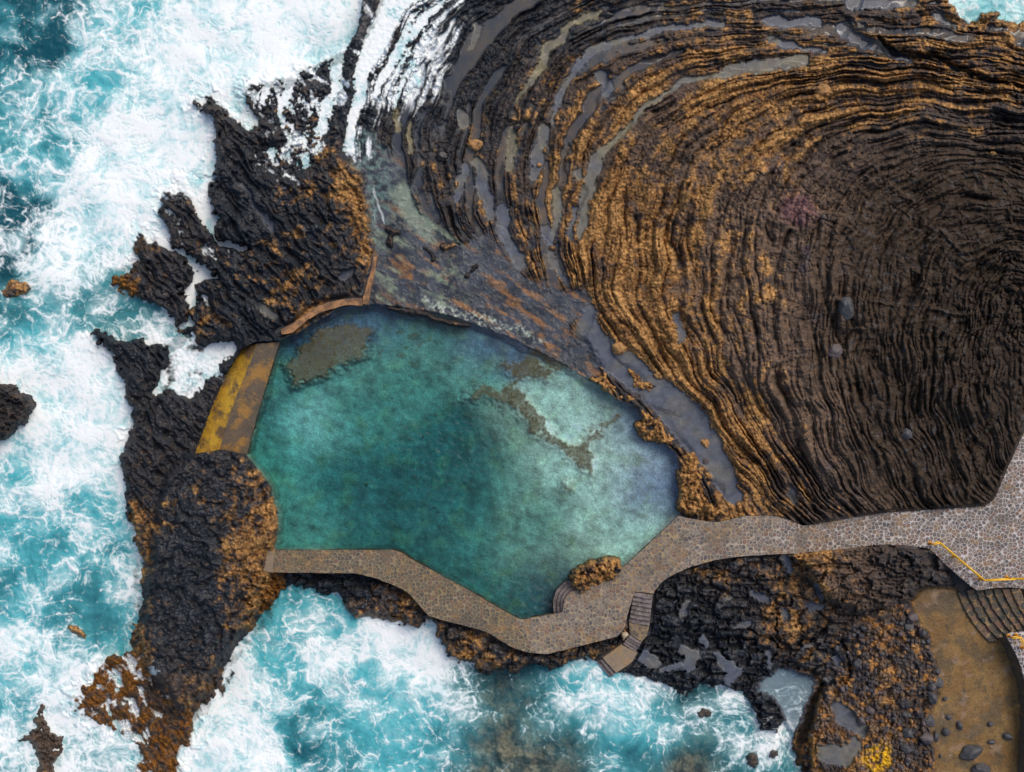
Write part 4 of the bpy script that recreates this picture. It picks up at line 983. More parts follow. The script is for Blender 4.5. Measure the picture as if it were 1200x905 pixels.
def ground(px, py):
    j = int(np.clip(np.searchsorted(GY, py), 0, NY - 1)); i = int(np.clip(np.searchsorted(GX, px), 0, NX - 1))
    return float(Z[j, i])


# ------------------------------------------------------------------ built things
def dense(poly, step=6.0, jit=0.0):
    out = []
    n = len(poly)
    for i in range(n):
        a_, b_ = poly[i], poly[(i + 1) % n]
        k = max(1, int(math.hypot(b_[0] - a_[0], b_[1] - a_[1]) / step))
        for t in range(k):
            out.append((a_[0] + (b_[0] - a_[0]) * t / k + (random.uniform(-jit, jit) if t else 0), a_[1] + (b_[1] - a_[1]) * t / k + (random.uniform(-jit, jit) if t else 0)))
    return out


def prism_bm(bm, poly, zt, zb, bev=.03, origin=(0, 0, 0), grow=0.0, ztop=None):
    zs_ = [ztop(p) if ztop else zt for p in poly]
    top = [Vector(at(p[0], p[1], z_)) - Vector(origin) for p, z_ in zip(poly, zs_)]
    ar = sum(top[i].x * top[(i + 1) % len(top)].y - top[(i + 1) % len(top)].x * top[i].y for i in range(len(top)))
    if ar < 0: top = top[::-1]
    vt = [bm.verts.new(c) for c in top]
    vb = [bm.verts.new((c.x, c.y, zb - origin[2])) for c in top]
    ft = bm.faces.new(vt); bm.faces.new(vb[::-1])
    n = len(vt)
    for i in range(n): bm.faces.new((vt[i], vb[i], vb[(i + 1) % n], vt[(i + 1) % n]))
    if bev > 0:
        bmesh.ops.bevel(bm, geom=list(ft.edges), offset=bev, segments=2, profile=.6, affect='EDGES')


def to_obj(bm, name, mat, parent=None, smooth=False):
    me = bpy.data.meshes.new(name)
    bmesh.ops.recalc_face_normals(bm, faces=bm.faces)
    bm.to_mesh(me); bm.free()
    if smooth:
        for p in me.polygons: p.use_smooth = True
    return link(name, me, mat, parent)


def prism(name, poly, zt, zb, mat, parent=None, bev=.03, jit=0.0, step=6.0, ztop=None):
    bm = bmesh.new()
    o = parent.location if parent else (0, 0, 0)
    prism_bm(bm, dense(poly, step, jit) if jit or step < 50 else poly, zt, zb, bev, o, ztop=ztop)
    return to_obj(bm, name, mat, parent)


def shrink(poly, d):
    c = np.array(poly, float); n = len(c)
    ar = sum(c[i][0] * c[(i + 1) % n][1] - c[(i + 1) % n][0] * c[i][1] for i in range(n))
    s = 1 if ar > 0 else -1
    out = []
    for i in range(n):
        e1 = c[i] - c[i - 1]; e2 = c[(i + 1) % n] - c[i]
        n1_ = np.array((-e1[1], e1[0])) / (np.hypot(*e1) + 1e-9); n2_ = np.array((-e2[1], e2[0])) / (np.hypot(*e2) + 1e-9)
        nn = n1_ + n2_; nn /= max(np.hypot(*nn), .6)
        out.append(tuple(c[i] + s * d * nn))
    return out


ZD = 2.1
t = tag(empty('stone_pier', at(460, 690, 0)), 'narrow brown stone pier crossing between pool and surf from headland to cobbled terrace', 'pier')
prism('deck', DECK_PIER, ZD, ZD - .28, M_PIER, t, .05, .35)
prism('retaining_wall', shrink(DECK_PIER, 1.6), ZD - .28, -1.6, M_WALL, t, 0, .3)
prism('end_slab', [(305, 669), (312, 643), (322, 643), (319, 671)], ZD + .06, ZD - .3, M_CONC, t, .04, .1)
t = tag(empty('cobbled_walkway', at(760, 680, 0)), 'wide cobbled walkway and terrace curving along the pool edge to the right side', 'walkway')
prism('deck', DECK_WALK, ZD, ZD - .28, M_WALK, t, .05, .3)
prism('retaining_wall', shrink(DECK_WALK, 1.6), ZD - .28, -.6, M_WALL, t, 0, .3)

t = tag(empty('round_pool_steps', at(655, 703, 1)), 'three curved stone steps rounding the terrace corner down into the pool', 'steps')
inn = [(662, 718), (661.5, 706), (664, 699), (670, 693), (681, 690)]; outp = [(649, 719), (648, 704), (652, 692), (661, 683), (675, 679)]
for k in range(3):
    f0, f1 = k / 3, (k + 1) / 3
    pa = [(lerp(i_[0], o_[0], f0), lerp(i_[1], o_[1], f0)) for i_, o_ in zip(inn, outp)]
    pb = [(lerp(i_[0], o_[0], f1), lerp(i_[1], o_[1], f1)) for i_, o_ in zip(inn, outp)]
    prism('step', pa + pb[::-1], 1.72 - .3 * k, -.5, M_STEP, t, .04, .1)


def flight(name, label, tl, tr, bl, br, n, z0, z1, mat, zb, mat2=None, group=None):
    t = tag(empty(name, at((tl[0] + br[0]) / 2, (tl[1] + br[1]) / 2, z1)), label, 'stairs', group)
    for k in range(n):
        a_, b_ = k / n, (k + 1) / n
        p = [(lerp(tl[0], bl[0], a_), lerp(tl[1], bl[1], a_)), (lerp(tr[0], br[0], a_), lerp(tr[1], br[1], a_)), (lerp(tr[0], br[0], b_), lerp(tr[1], br[1], b_)), (lerp(tl[0], bl[0], b_), lerp(tl[1], bl[1], b_))]
        prism('step', p, lerp(z0, z1, (k + .6) / n), zb, mat, t, .05, .22, 3)
    return t


t = flight('stone_stairs', 'upper flight of mauve stone steps going down from the terrace beside the black rocks', (743, 694), (765, 697), (737, 729), (761, 734), 7, 2.1, 1.0, M_STEP, -.3)
prism('landing', [(737, 729.5), (761, 734.5), (758, 746), (752, 752), (738, 743)], 1.02, -.3, M_STEP_Y, t, .05, .3)
t = flight('stone_stairs', 'lower flight of four dark steps turning from the ochre landing to the concrete platform', (738, 743.5), (752, 752.5), (730, 755), (745, 764), 4, 1.0, .6, M_STEP, -.4)
t = tag(empty('concrete_platform', at(725, 772, 0)), 'stained brown concrete bathing platform at the foot of the stairs above the surf', 'platform')
prism('slab', [(706, 771), (728, 755.5), (747, 765), (741, 776), (722, 789)], .6, -.8, M_CONC, t, .05, .2)
for k in range(2):
    prism('step', [(706 - 3 * k, 771.5 + 2 * k), (703 - 3 * k, 774 + 2 * k), (718 - 3 * k, 792 + 2 * k), (721.5 - 3 * k, 789.5 + 2 * k)], .42 - .2 * k, -1, M_STEP, t, .03, .1)

# wide flight at the right, its treads cobbled
WT = [(1122, 695), (1160, 752)]
t = tag(empty('wide_stairs', at(1170, 720, .5)), 'wide weathered stone steps with ochre mortar climbing from the sandy basin to the walkway', 'stairs')
for k in range(7):
    x0 = 1122 + k * 10.5; dx = 10.5
    yt = 694 if x0 < 1135 else 691
    p = [(x0, yt), (x0 + dx, yt - (1 if k < 2 else 0)), (x0 + dx + 37, 752 - .6 * (k + 1)), (x0 + 37, 752 - .6 * k)]
    if k: p = [(x0, 690), (x0 + dx, 690), (x0 + dx + 36, 745), (x0 + 36, 746)] if k > 1 else [(x0, 692), (x0 + dx, 690), (x0 + dx + 36, 746), (x0 + 36, 748)]
    q_ = []
    for a_, b_, sg in ((p[0], p[1], 0), (p[1], p[2], 1), (p[2], p[3], 0), (p[3], p[0], 1)):
        for f_ in (0, .25, .5, .75):
            bow = 3.2 * math.sin(math.pi * f_) * sg
            q_.append((lerp(a_[0], b_[0], f_) - bow, lerp(a_[1], b_[1], f_) + bow * .6))
    prism('step', q_, .75 + .2 * k, -.2, M_STEP_D, t, .08, .6, 4)

t = tag(empty('basin_wall', at(1195, 800, 0)), 'curving dark wall with a pale cobbled top enclosing the sandy basin at the right edge', 'wall')
BW = [(1180, 746), (1184, 742), (1215, 739), (1330, 735), (1330, 960), (1215, 960), (1204, 905), (1206, 850), (1202, 800), (1195, 775)]
prism('coping', BW, ZD, ZD - .2, M_WHITE, t, .05, .25)
bm = bmesh.new()
face_top = BW; 
wallp = [(1181, 747), (1184, 743.5), (1215, 740.5), (1328, 737), (1328, 958), (1206, 958), (1196, 905), (1199, 850), (1195, 800), (1189, 776)]
tp = [Vector(at(p[0], p[1], ZD - .2)) - t.location for p in shrink(BW, 1.2)]
bp = [Vector(at(p[0], p[1], .4)) - t.location for p in [(1170, 752), (1182, 741), (1215, 738), (1330, 735), (1330, 960), (1196, 960), (1188, 905), (1192, 850), (1188, 800), (1178, 776)]]
vt = [bm.verts.new(v_) for v_ in tp]; vb = [bm.verts.new((v_.x, v_.y, -.3)) for v_ in bp]
for k in range(len(vt)): bm.faces.new((vt[k], vt[(k + 1) % len(vt)], vb[(k + 1) % len(vb)], vb[k]))
bm.faces.new(vt); bm.faces.new(vb[::-1])
to_obj(bm, 'retaining_wall', M_WALL, t)


def tube(bm, a_, b_, r, n=8):
    a_, b_ = Vector(a_), Vector(b_); d = (b_ - a_)
    q = d.to_track_quat('Z', 'Y').to_matrix()
    ra = [bm.verts.new(a_ + q @ Vector((r * math.cos(2 * math.pi * k / n), r * math.sin(2 * math.pi * k / n), 0))) for k in range(n)]
    rb = [bm.verts.new(b_ + q @ Vector((r * math.cos(2 * math.pi * k / n), r * math.sin(2 * math.pi * k / n), 0))) for k in range(n)]
    for k in range(n): bm.faces.new((ra[k], ra[(k + 1) % n], rb[(k + 1) % n], rb[k]))
    bm.faces.new(ra[::-1]); bm.faces.new(rb)


def railing(label, pts, posts):
    o = at(pts[0][0], pts[0][1], ZD)
    t = tag(empty('railing', o), label, 'railing', 'yellow handrails')
    O = Vector(o)
    for z_, nm in ((ZD + .95, 'top_rail'), (ZD + .5, 'lower_rail')):
        bm = bmesh.new()
        base = [Vector(at(p[0], p[1], ZD + .95)) for p in pts]
        P = [Vector((b_.x, b_.y, z_)) - O for b_ in base]
        for a_, b_ in zip(P[:-1], P[1:]): tube(bm, a_, b_, .055 if nm == 'top_rail' else .045)
        if nm == 'lower_rail':
            for v_ in bm.verts: v_.co.x += .0
        to_obj(bm, nm, M_RAIL, t, True)
    for p in posts:
        b_ = Vector(at(p[0], p[1], ZD + .95)) - O
        bm = bmesh.new(); tube(bm, (b_.x, b_.y, -.02), (b_.x, b_.y, .97), .06)
        tube(bm, (b_.x, b_.y, .0), (b_.x, b_.y, .03), .16, 10)
        to_obj(bm, 'post', M_POST, t, True)


railing('longer yellow railing along the walkway edge above the wide stairs', [(1094, 639), (1102, 636), (1124, 655), (1155, 681), (1190, 679), (1260, 679)], [(1095, 638.6), (1123, 654), (1154, 680.5), (1186, 679), (1225, 679)])
railing('short yellow railing on the pale cobbled wall top at the right edge', [(1187, 748.5), (1197, 747), (1203, 760), (1215, 790)], [(1188, 748.3), (1197, 747.3), (1204, 762)])

# ochre dam between surf and pool
t = tag(empty('sluice_dam', at(275, 470, 0)), 'sloping ochre yellow concrete dam with brown slab top on the sea side of the pool', 'dam')
ridge = [(301, 403), (293, 425), (281, 455), (268, 490), (257, 527)]
toe = [(283, 408), (268, 434), (252, 466), (238, 502), (227, 534)]
inner_ = [(327.5, 401), (319, 428), (310, 457), (299.5, 493), (289, 533)]


def slab_between(name, A, B, za, zb_, mat):
    bm = bmesh.new(); O = t.location
    n_ = 16
    rows = []
    for i in range(len(A) * n_ - n_ + 1):
        f = i / n_; k = min(int(f), len(A) - 2); fr = f - k
        pa = (lerp(A[k][0], A[k + 1][0], fr), lerp(A[k][1], A[k + 1][1], fr)); pb = (lerp(B[k][0], B[k + 1][0], fr), lerp(B[k][1], B[k + 1][1], fr))
        row = []
        for j in range(9):
            g = j / 8; z_ = lerp(za, zb_, g) + random.uniform(-.004, .004)
            x_, y_ = lerp(pa[0], pb[0], g), lerp(pa[1], pb[1], g)
            if j in (0, 8): x_ += random.uniform(-.9, .9) * (1.6 if j == 0 and name == 'sloping_face' else .4)
            row.append(bm.verts.new(Vector(at(x_, y_, z_)) - O))
        rows.append(row)
    for a_, b_ in zip(rows[:-1], rows[1:]):
        for j in range(8): bm.faces.new((a_[j], a_[j + 1], b_[j + 1], b_[j]))
    be_ = [e for e in bm.edges if e.is_boundary]
    r2_ = bmesh.ops.extrude_edge_only(bm, edges=be_)
    for g in r2_['geom']:
        if isinstance(g, bmesh.types.BMVert): g.co.z = -1.2
    bmesh.ops.edgeloop_fill(bm, edges=[g for g in r2_['geom'] if isinstance(g, bmesh.types.BMEdge) and g.is_boundary])
    return to_obj(bm, name, mat, t)


slab_between('sloping_face', toe, ridge, .45, 1.55, M_YEL)
slab_between('slab_top', ridge, inner_, 1.52, 1.25, M_BROWN)

# rusty kerbs north of the pool
def kerb(label, pts, w, h, zb=.6):
    Lp, Rp = [], []
    for i, p in enumerate(pts):
        a_ = pts[max(0, i - 1)]; b_ = pts[min(len(pts) - 1, i + 1)]
        dx, dy = b_[0] - a_[0], b_[1] - a_[1]; n_ = math.hypot(dx, dy)
        ww = w * random.uniform(.7, 1.25)
        Lp.append((p[0] - dy / n_ * ww, p[1] + dx / n_ * ww)); Rp.append((p[0] + dy / n_ * ww, p[1] - dx / n_ * ww))
    o = prism('low_wall', Lp + Rp[::-1], h, zb, M_RUSTK, None, .08, .5, 4)
    return tag(o, label, 'low wall')


kerb('rusty curved low concrete wall bordering the far left corner of the pool', KERB1, 4.2, 1.75)
kerb('straight rusty low wall standing between dark rock and the tidal flat', KERB2, 3.2, 1.55)


# ------------------------------------------------------------------ rocks standing free
def rock_patch(name, label, cat, poly, zbase, h, seed, rust, dry, lumpy=1.0, group=None, edge=7.0, wetv=.3):
    p = np.array(poly, f32)
    st_ = .85
    xs = np.arange(p[:, 0].min() - 6, p[:, 0].max() + 6, st_); ys = np.arange(p[:, 1].min() - 6, p[:, 1].max() + 6, st_)
    X, Y = [a_.astype(f32) for a_ in np.meshgrid(xs, ys)]
    wa = min(1, edge / 7); wx = X + wa * (3.0 * perlin(X / 9, Y / 9, seed) + 1.5 * perlin(X / 4, Y / 4, seed + 1)); wy = Y + wa * (3.0 * perlin(X / 9, Y / 9, seed + 2) + 1.5 * perlin(X / 4, Y / 4, seed + 3))
    d = poly_sd(poly, wx, wy)
    a1, a2, aid = worley(wx / 7, wy / 7, seed + 4); b1, b2, bid_ = worley(wx / 14, wy / 14, seed + 5)
    m_ = fbm(X / 12, Y / 12, 3, seed + 6); fi = fbm(X / 4, Y / 4, 2, seed + 7)
    prof = np.sqrt(np.clip(-d / edge, 0, 1))
    z_ = zbase - .35 + (h + .35) * prof + prof * lumpy * (.26 * np.clip(1 - a1 * a1 * 1.7, 0, 1) + .5 * (bid_ - .5) * ss(0, .25, b2 - b1) + .42 * m_ + .16 * fi + .10 * perlin(X / 2, Y / 2, seed + 9))
    cc = np.broadcast_to(np.array((.021, .022, .026), f32), X.shape + (3,)).copy()
    k = np.clip(dry + .5 * m_ + .4 * (aid - .5), 0, 1)[..., None]
    cc = cc + (np.array((.09, .058, .04), f32) - cc) * k
    rm = ss(-.12, .15, rust - .5 + .4 * m_ + .4 * (aid - .5) + .15 * fi)[..., None]
    rc = np.array((.16, .068, .018), f32) + np.array((.34, .20, .07), f32) * np.clip(.45 + .8 * fi + .6 * (aid - .5), 0, 1)[..., None]
    cc = cc + (rc - cc) * rm * .92
    cc = cc + (np.array((.02, .018, .018), f32) - cc) * ss(zbase + .28, zbase + .02, z_)[..., None] * .8     # tide-stained foot
    ox, oy = float(p[:, 0].mean()), float(p[:, 1].mean())
    O = at(ox, oy, zbase)
    KX, KY = world_xy(z_, X, Y)
    ins = d < 0
    kp = ins[:-1, :-1] & ins[1:, :-1] & ins[1:, 1:] & ins[:-1, 1:]
    me = grid_mesh(name, KX - O[0], KY - O[1], z_ - O[2], kp, {'Col': np.clip(cc, .004, .8), 'wet': np.full(X.shape, wetv, f32), 'still': np.zeros(X.shape, f32)}, M_ROCK)
    bm = bmesh.new(); bm.from_mesh(me)
    r_ = bmesh.ops.extrude_edge_only(bm, edges=[e for e in bm.edges if e.is_boundary])
    for g in r_['geom']:
        if isinstance(g, bmesh.types.BMVert): g.co.z = -.9; g.co.x *= 1.03; g.co.y *= 1.03
    bm.to_mesh(me); bm.free()
    o = link(name, me, None); o.location = O
    return tag(o, label, cat, group)


rock_patch('sea_rock', 'black craggy rock jutting from the white surf at the left edge', 'rock', [(-60, 440), (-20, 450), (5, 449), (17, 450), (22, 458), (36, 465), (46, 474), (38, 484), (30, 497), (18, 506), (8, 516), (-8, 526), (-60, 530)], -.1, 1.7, 200, .02, .2, 1.3, None, 10)
rock_patch('sea_rock', 'small brown weedy rock awash in foam near the left edge above the black craggy rock', 'rock', [(0, 342), (6, 332), (18, 327), (32, 330), (39, 338), (30, 346), (14, 351), (2, 350)], -.15, .45, 207, .55, .5, .5, None, 6, .7)
rock_patch('sea_rock', 'tiny rust brown rock awash in turquoise water beside the dark headland', 'rock', [(78, 736), (82, 731), (90, 733), (98, 739), (104, 744), (100, 750), (92, 747), (84, 743)], -.1, .4, 214, .8, .5, .4, None, 4, .7)
rock_patch('sea_rock', 'long purple brown reef half covered by foam in the lower left corner', 'rock', [(40, 850), (36, 838), (46, 825), (56, 822), (54, 840), (60, 858), (74, 862), (76, 880), (66, 895), (62, 925), (38, 925), (44, 890), (34, 872), (18, 872), (26, 862)], -.12, .38, 221, .12, .75, .9, None, 7, .7)
rock_patch('sea_rock', 'rust and purple boulder wetted by surf under the brown pier', 'rock', [(402, 704), (410, 692), (422, 688), (436, 692), (450, 700), (462, 712), (470, 722), (462, 732), (446, 726), (430, 724), (414, 726), (404, 716)], -.05, .75, 228, .3, .75, .8, None, 8, .8)
rock_patch('sea_rock', 'small black rock at the mouth of the tide pool in white foam', 'rock', [(901, 880), (906, 876), (912, 880), (913, 887), (907, 891), (902, 888)], -.05, .5, 235, .02, .3, .4, None, 4, .8)
rock_patch('sea_rock', 'low dark rock in the surf at the bottom, left of the small black rock', 'rock', [(873, 884), (882, 880), (890, 884), (891, 898), (884, 902), (874, 896)], -.1, .4, 242, .02, .4, .4, None, 4, .8)
rock_patch('sea_rock', 'half sunk dark rock in the foam just below the black lower rocks', 'rock', [(812, 832), (822, 828), (836, 832), (834, 842), (818, 845)], -.12, .3, 249, .03, .4, .4, None, 5, .8)
rock_patch('rock_outcrop', 'bright rust orange rock at the terrace corner reaching into the pool', 'rock', [(668, 689), (667, 677), (674, 667), (684, 662), (692, 657), (706, 655), (718, 652), (727, 656), (728, 664), (732, 668), (726, 676), (716, 684), (706, 686), (700, 692), (686, 697), (682, 700), (676, 692)], 1.0, 1.25, 256, .60, .3, 1.4, None, 5)
G = 'rusty rock outcrops between pool and lava terraces'
rock_patch('rock_outcrop', 'thin rusty outcrop with a forked tip at the far right pool edge', 'rock', [(688, 444), (694, 440), (702, 441), (706, 436), (701, 430), (706, 429), (714, 438), (716, 446), (724, 452), (738, 460), (748, 468), (744, 474), (730, 472), (718, 466), (704, 456), (694, 448)], 1.0, .5, 263, .6, .4, .8, G, 4)
rock_patch('rock_outcrop', 'lumpy rust brown outcrop in the middle of the right pool edge', 'rock', [(745, 470), (752, 470), (757, 480), (770, 487), (778, 494), (786, 508), (794, 520), (802, 528), (798, 534), (786, 526), (770, 520), (756, 518), (746, 508), (744, 496), (750, 490), (744, 480)], 1.0, .75, 270, .7, .4, 1.0, G, 6)
rock_patch('rock_outcrop', 'tall bright rust orange outcrop where the cobbled terrace meets the pool', 'rock', [(800, 528), (812, 528), (822, 536), (823, 546), (829, 566), (830, 580), (838, 592), (850, 596), (878, 600), (876, 608), (850, 606), (836, 612), (818, 608), (796, 605), (792, 590), (795, 575), (792, 556), (796, 540)], 1.0, .95, 277, .72, .4, 1.1, G, 6)
rock_patch('rock_outcrop', 'small hooked rusty outcrop standing in the grey puddle', 'rock', [(732, 440), (734, 431), (742, 430), (750, 438), (757, 446), (770, 448), (772, 458), (764, 462), (752, 458), (742, 456), (742, 446)], 1.05, .4, 284, .6, .35, .8, G, 4)
rock_patch('rock_ledge', 'dark broken rock ledge along the far edge of the pool beside the tidal flat', 'rock', [(452, 359), (466, 359), (482, 361), (498, 363), (510, 370), (528, 375), (540, 378), (550, 378), (550, 384), (538, 384), (520, 380), (506, 376), (492, 371), (472, 368), (456, 365)], 1.0, .28, 291, .1, .3, .6, None, 4)
G = 'small dark rocks on the tidal flat'
rock_patch('flat_rock', 'rusty dark rock island on the tidal flat, largest of the small ones', 'rock', [(514, 287), (520, 283), (530, 282), (536, 286), (530, 293), (520, 296), (515, 292)], 1.05, .35, 298, .35, .3, .6, G, 4)
rock_patch('flat_rock', 'dark double rock on the tidal flat nearest the rusty straight wall', 'rock', [(450, 268), (454, 264), (462, 266), (470, 270), (470, 275), (462, 277), (462, 290), (456, 294), (451, 288), (452, 276)], 1.05, .35, 305, .06, .2, .6, G, 4)
rock_patch('flat_rock', 'small dark rock on the tidal flat below the rusty island', 'rock', [(543, 322), (549, 318), (553, 312), (560, 307), (563, 312), (558, 317), (551, 321), (551, 327), (544, 327)], 1.05, .25, 312, .06, .2, .5, G, 3)
rock_patch('flat_rock', 'slender dark rock chip lying between the dark double rock and the rusty island', 'rock', [(492, 286), (500, 288), (508, 294), (512, 304), (506, 308), (502, 298), (494, 293)], 1.05, .22, 319, .04, .2, .5, G, 3)


def boulder(name, label, px, py, rx, ry, rz, mat, seed, rot=0., cat='boulder', group=None, z=None, sink=.3, facet=.0):
    z0 = ground(px, py) if z is None else z
    bm = bmesh.new(); bmesh.ops.create_icosphere(bm, subdivisions=4 if max(rx, ry) > 4 else 3, radius=1)
    r_ = random.Random(seed)
    planes = [(Vector((r_.uniform(-1, 1), r_.uniform(-1, 1), r_.uniform(-.3, 1))).normalized(), r_.uniform(.62, .92)) for _ in range(9)]
    co = np.array([v_.co[:] for v_ in bm.verts], f32)
    n_ = .16 * fbm(co[:, 0] * 1.3 + seed * 1.7, co[:, 1] * 1.3 + co[:, 2] * .9, 3, seed % 60) + .05 * fbm(co[:, 0] * 4, co[:, 1] * 4 + co[:, 2] * 3, 2, seed % 50)
    a_ = S * (HC - z0) / HC
    cr, sr = math.cos(rot), math.sin(rot)
    for v_, k in zip(bm.verts, n_):
        p = v_.co.copy()
        for pn, pd in planes:
            e = p.dot(pn)
            if e > pd: p -= pn * (e - pd) * (.85)
        p *= 1 + float(k)
        x_, y_, zz = p.x * rx * a_, p.y * ry * a_, p.z * rz
        v_.co = (x_ * cr - y_ * sr, x_ * sr + y_ * cr, zz)
    o = to_obj(bm, name, mat, None, True)
    X_, Y_, _z = at(px, py, z0 + rz * .5)
    o.location = (X_, Y_, z0 + rz * (1 - 2 * sink) * .5)
    return tag(o, label, cat, group)


B = 'boulders lying on the lava terraces'
boulder('boulder', 'smooth oval grey boulder resting on the dark lava terraces', 993, 361, 9.5, 14, .55, M_BASALT, 3, .15, group=B)
boulder('boulder', 'mauve angular boulder on the dark lava terraces below the smooth oval one', 979, 412, 10, 9.5, .55, M_PURPLE, 5, .5, group=B)
boulder('boulder', 'dark tilted boulder low on the terraces above the pale cobbled path', 1062, 509, 9, 7, .5, M_BASALT, 8, .4, group=B)
boulder('boulder', 'large rust coloured boulder on the upper edge of the orange ropy lava', 964, 106, 10, 10.5, .7, M_RUSTB, 11, .8, group=B)
boulder('boulder', 'small pale ochre stone alone on the dark terraces at upper right', 1164, 180, 4, 3.2, .22, M_RUSTB, 13, group=B)
boulder('boulder', 'round rust brown boulder capping the end of a rusty lava rib by the grey puddle', 726, 408, 10, 7.5, .5, M_RUSTB, 17, .2, group=B)
boulder('boulder', 'dark brown round boulder among the wet ribs at upper left of the terraces', 556, 169, 10, 8, .5, M_RUSTB, 19, group=B)
boulder('boulder', 'twin lobed rusty boulder sitting in the grey puddle', 827, 519, 6.5, 8, .5, M_RUSTB, 23, .3, z=1.2, group=B)
boulder('boulder', 'grey round boulder touching the bright orange outcrop in the puddle', 828, 540, 5.5, 5.5, .45, M_PURPLE, 29, z=1.2, group=B)
boulder('boulder', 'dark oval boulder in the shallow band at the top of the terraces', 711, 17, 8.5, 4.5, .35, M_LUMP, 31, group=B)
boulder('boulder', 'small black boulder at the head of the olive puddle', 667, 19, 3.6, 3, .25, M_LUMP, 37, group=B)
boulder('boulder', 'dark boulder standing in the wet channel left of the rusty ribs', 606, 148, 5, 4, .3, M_LUMP, 41, .6, group=B)
boulder('boulder', 'small brown stone in the flooded channel between rusty ribs', 632, 193, 3.4, 3, .24, M_RUSTB, 43, group=B)
boulder('boulder', 'black boulder among the wet ribs below the dark brown round one', 518, 183, 7, 6, .4, M_LUMP, 47, group=B)
boulder('boulder', 'pale round stone embedded beside the stair landing', 732, 745, 4.6, 4.2, .4, M_PALE, 53, z=.9)
# stones of the sandy basin
G = 'dark stones lying on the sandy basin floor'
for x, y, rx, ry, rz, lab in [(1140, 882, 16, 9, .6, 'largest black boulder on the sandy basin floor'), (1151, 903, 11, 8, .55, 'second black boulder at the bottom edge of the sandy basin'),
                              (1182, 863, 6, 5, .35, 'black stone against the foot of the curved basin wall'), (1161, 849, 4, 3, .22, 'flat dark stone on the sand, upper of the two left of the wall foot'),
                              (1163, 870, 5, 3.2, .22, 'flat dark stone on the sand, lower of the two left of the wall foot'), (1125, 850, 3.2, 6.3, .3, 'slim upright dark stone on the sand above the largest black boulder'),
                              (1109, 858, 5, 5, .3, 'grey squarish stone on the sand near the rubble'), (1097, 864, 4.2, 6.5, .32, 'grey slanted stone touching the rubble edge beside the squarish one'),
                              (1112, 841, 4, 3.5, .16, 'small mauve stone half buried in the sand'), (1102, 886, 1.8, 3, .15, 'tiny dark chip on the sand below the slanted grey stone'),
                              (1108, 819, 3.5, 3, .18, 'dark flat chip at the sand edge beside the grey rubble slabs')]:
    boulder('stone', lab, x, y, rx, ry, rz, M_BASALT, int(x * 7 + y), random.uniform(-.5, .5), 'stone', G)
G = 'larger stones along the rubble edge'
for x, y, rx, ry, lab in [(1098, 801, 8, 7, 'blue grey slab at the rubble edge beside the sand'), (1093, 818, 6, 8, 'dark wedge stone at the rubble edge below the blue grey slab'), (1092, 806, 5, 5, 'pale grey block touching the blue grey slab'),
                          (1088, 845, 8, 8, 'black block at the rubble edge halfway down the sand'), (1086, 866, 7, 9, 'dark block below the black one on the rubble edge'), (1064, 860, 6, 7, 'bluish block inside the lower rubble'),
                          (1062, 878, 6, 7, 'dark tilted block below the bluish one in the lower rubble'), (1099, 787, 5, 4, 'brown stone at the rubble edge above the blue grey slab'), (1070, 725, 7, 6, 'smooth grey boulder at the top of the rubble by the sand'),
                          (1066, 735, 6, 7, 'blue grey boulder next to the smooth grey one at the top of the rubble'), (1082, 742, 5, 4, 'small dark stone right of the blue grey boulder'), (1010, 845, 6, 6, 'grey block beside the rubble puddle'),
                          (1006, 778, 6, 5, 'blue grey block at the left side of the rubble'), (1020, 833, 5, 6, 'pale grey stone in the middle of the rubble')]:
    boulder('stone', lab, x, y, rx, ry, .42, M_BASALT if random.random() < .7 else M_PURPLE, int(x * 5 + y), random.uniform(0, 3), 'stone', G)
G = 'small stones scattered over the rubble'
k = 0
dr = lambda x, y: (poly_sd(RUBBLE, np.array([[x]], f32), np.array([[y]], f32))[0, 0])
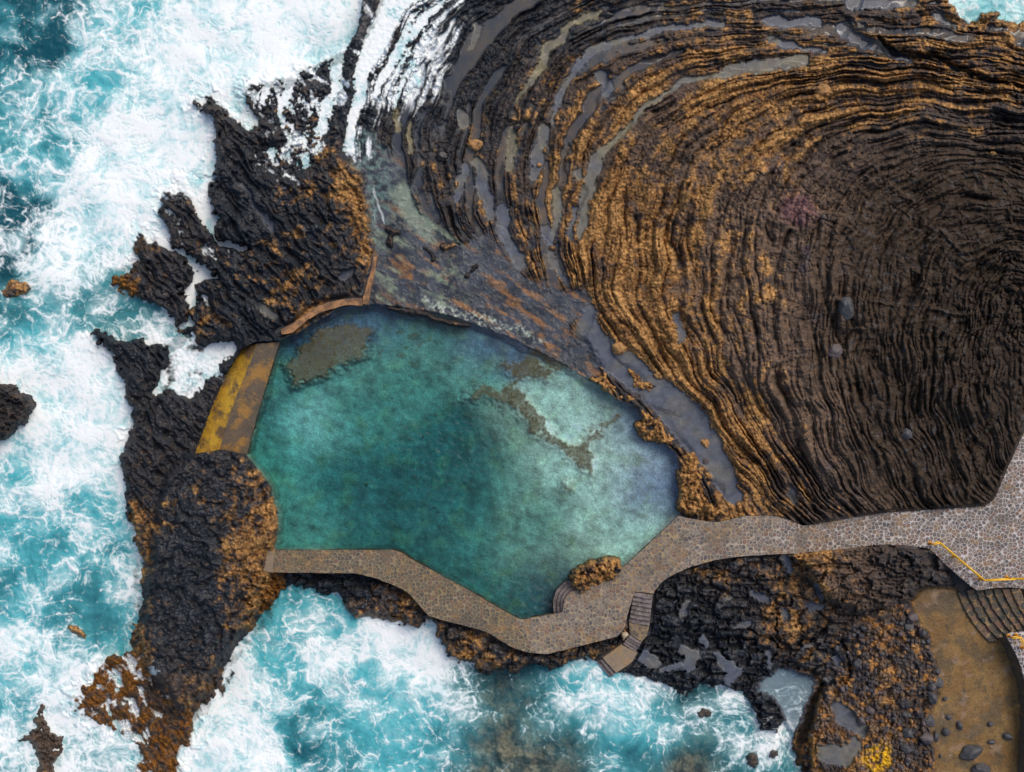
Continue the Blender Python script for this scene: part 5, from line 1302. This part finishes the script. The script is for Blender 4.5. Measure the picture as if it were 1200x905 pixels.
while k < 110:
    x, y = random.uniform(945, 1100), random.uniform(725, 925)
    if dr(x, y) > -4 or abs(x - 990) < 22 and abs(y - 860) < 34: continue
    boulder('stone', 'small grey or rusty stone lying loose in the rubble', x, y, random.uniform(2.0, 4.2), random.uniform(1.8, 3.6), random.uniform(.16, .28), random.choice([M_BASALT, M_BROWNB, M_PURPLE, M_RUSTB, M_BROWNB]), 900 + k, random.uniform(0, 3), 'stone', G, None, .2)
    k += 1

# ------------------------------------------------------------------ light, sky, camera
sc = bpy.context.scene
w = bpy.data.worlds.new('World'); sc.world = w; w.use_nodes = True
nt = w.node_tree; bg = nt.nodes['Background']
SUN_EL, SUN_AZ = math.radians(50), math.radians(38)      # from the upper right of the picture
sky = nt.nodes.new('ShaderNodeTexSky'); sky.sky_type = 'NISHITA'; sky.sun_disc = False
sky.sun_elevation = SUN_EL; sky.sun_rotation = SUN_AZ; sky.air_density = 1.0; sky.dust_density = 4.0; sky.ozone_density = .6
nt.links.new(sky.outputs[0], bg.inputs[0]); bg.inputs[1].default_value = .12
ld = bpy.data.lights.new('sun', 'SUN'); ld.energy = 1.15; ld.angle = math.radians(30); ld.color = (1, .93, .82)
so = bpy.data.objects.new('sun', ld); C.objects.link(so)
dirv = Vector((math.sin(SUN_AZ) * math.cos(SUN_EL), math.cos(SUN_AZ) * math.cos(SUN_EL), math.sin(SUN_EL)))
so.rotation_euler = dirv.to_track_quat('Z', 'Y').to_euler(); so.location = dirv * 100

cd = bpy.data.cameras.new('camera'); cd.sensor_width = 36; cd.lens = 36 * HC / (1200 * S); cd.clip_start = 1; cd.clip_end = 8000
co_ = bpy.data.objects.new('camera', cd); C.objects.link(co_); co_.location = (0, 0, HC); sc.camera = co_
sc.view_settings.view_transform = 'Standard'; sc.view_settings.look = 'None'; sc.view_settings.gamma = 1; sc.view_settings.exposure = .35
sc.cycles.max_bounces = 6; sc.cycles.diffuse_bounces = 3; sc.cycles.glossy_bounces = 2; sc.cycles.transparent_max_bounces = 8
sc.cycles.use_denoising = True; sc.cycles.caustics_reflective = False; sc.cycles.caustics_refractive = False
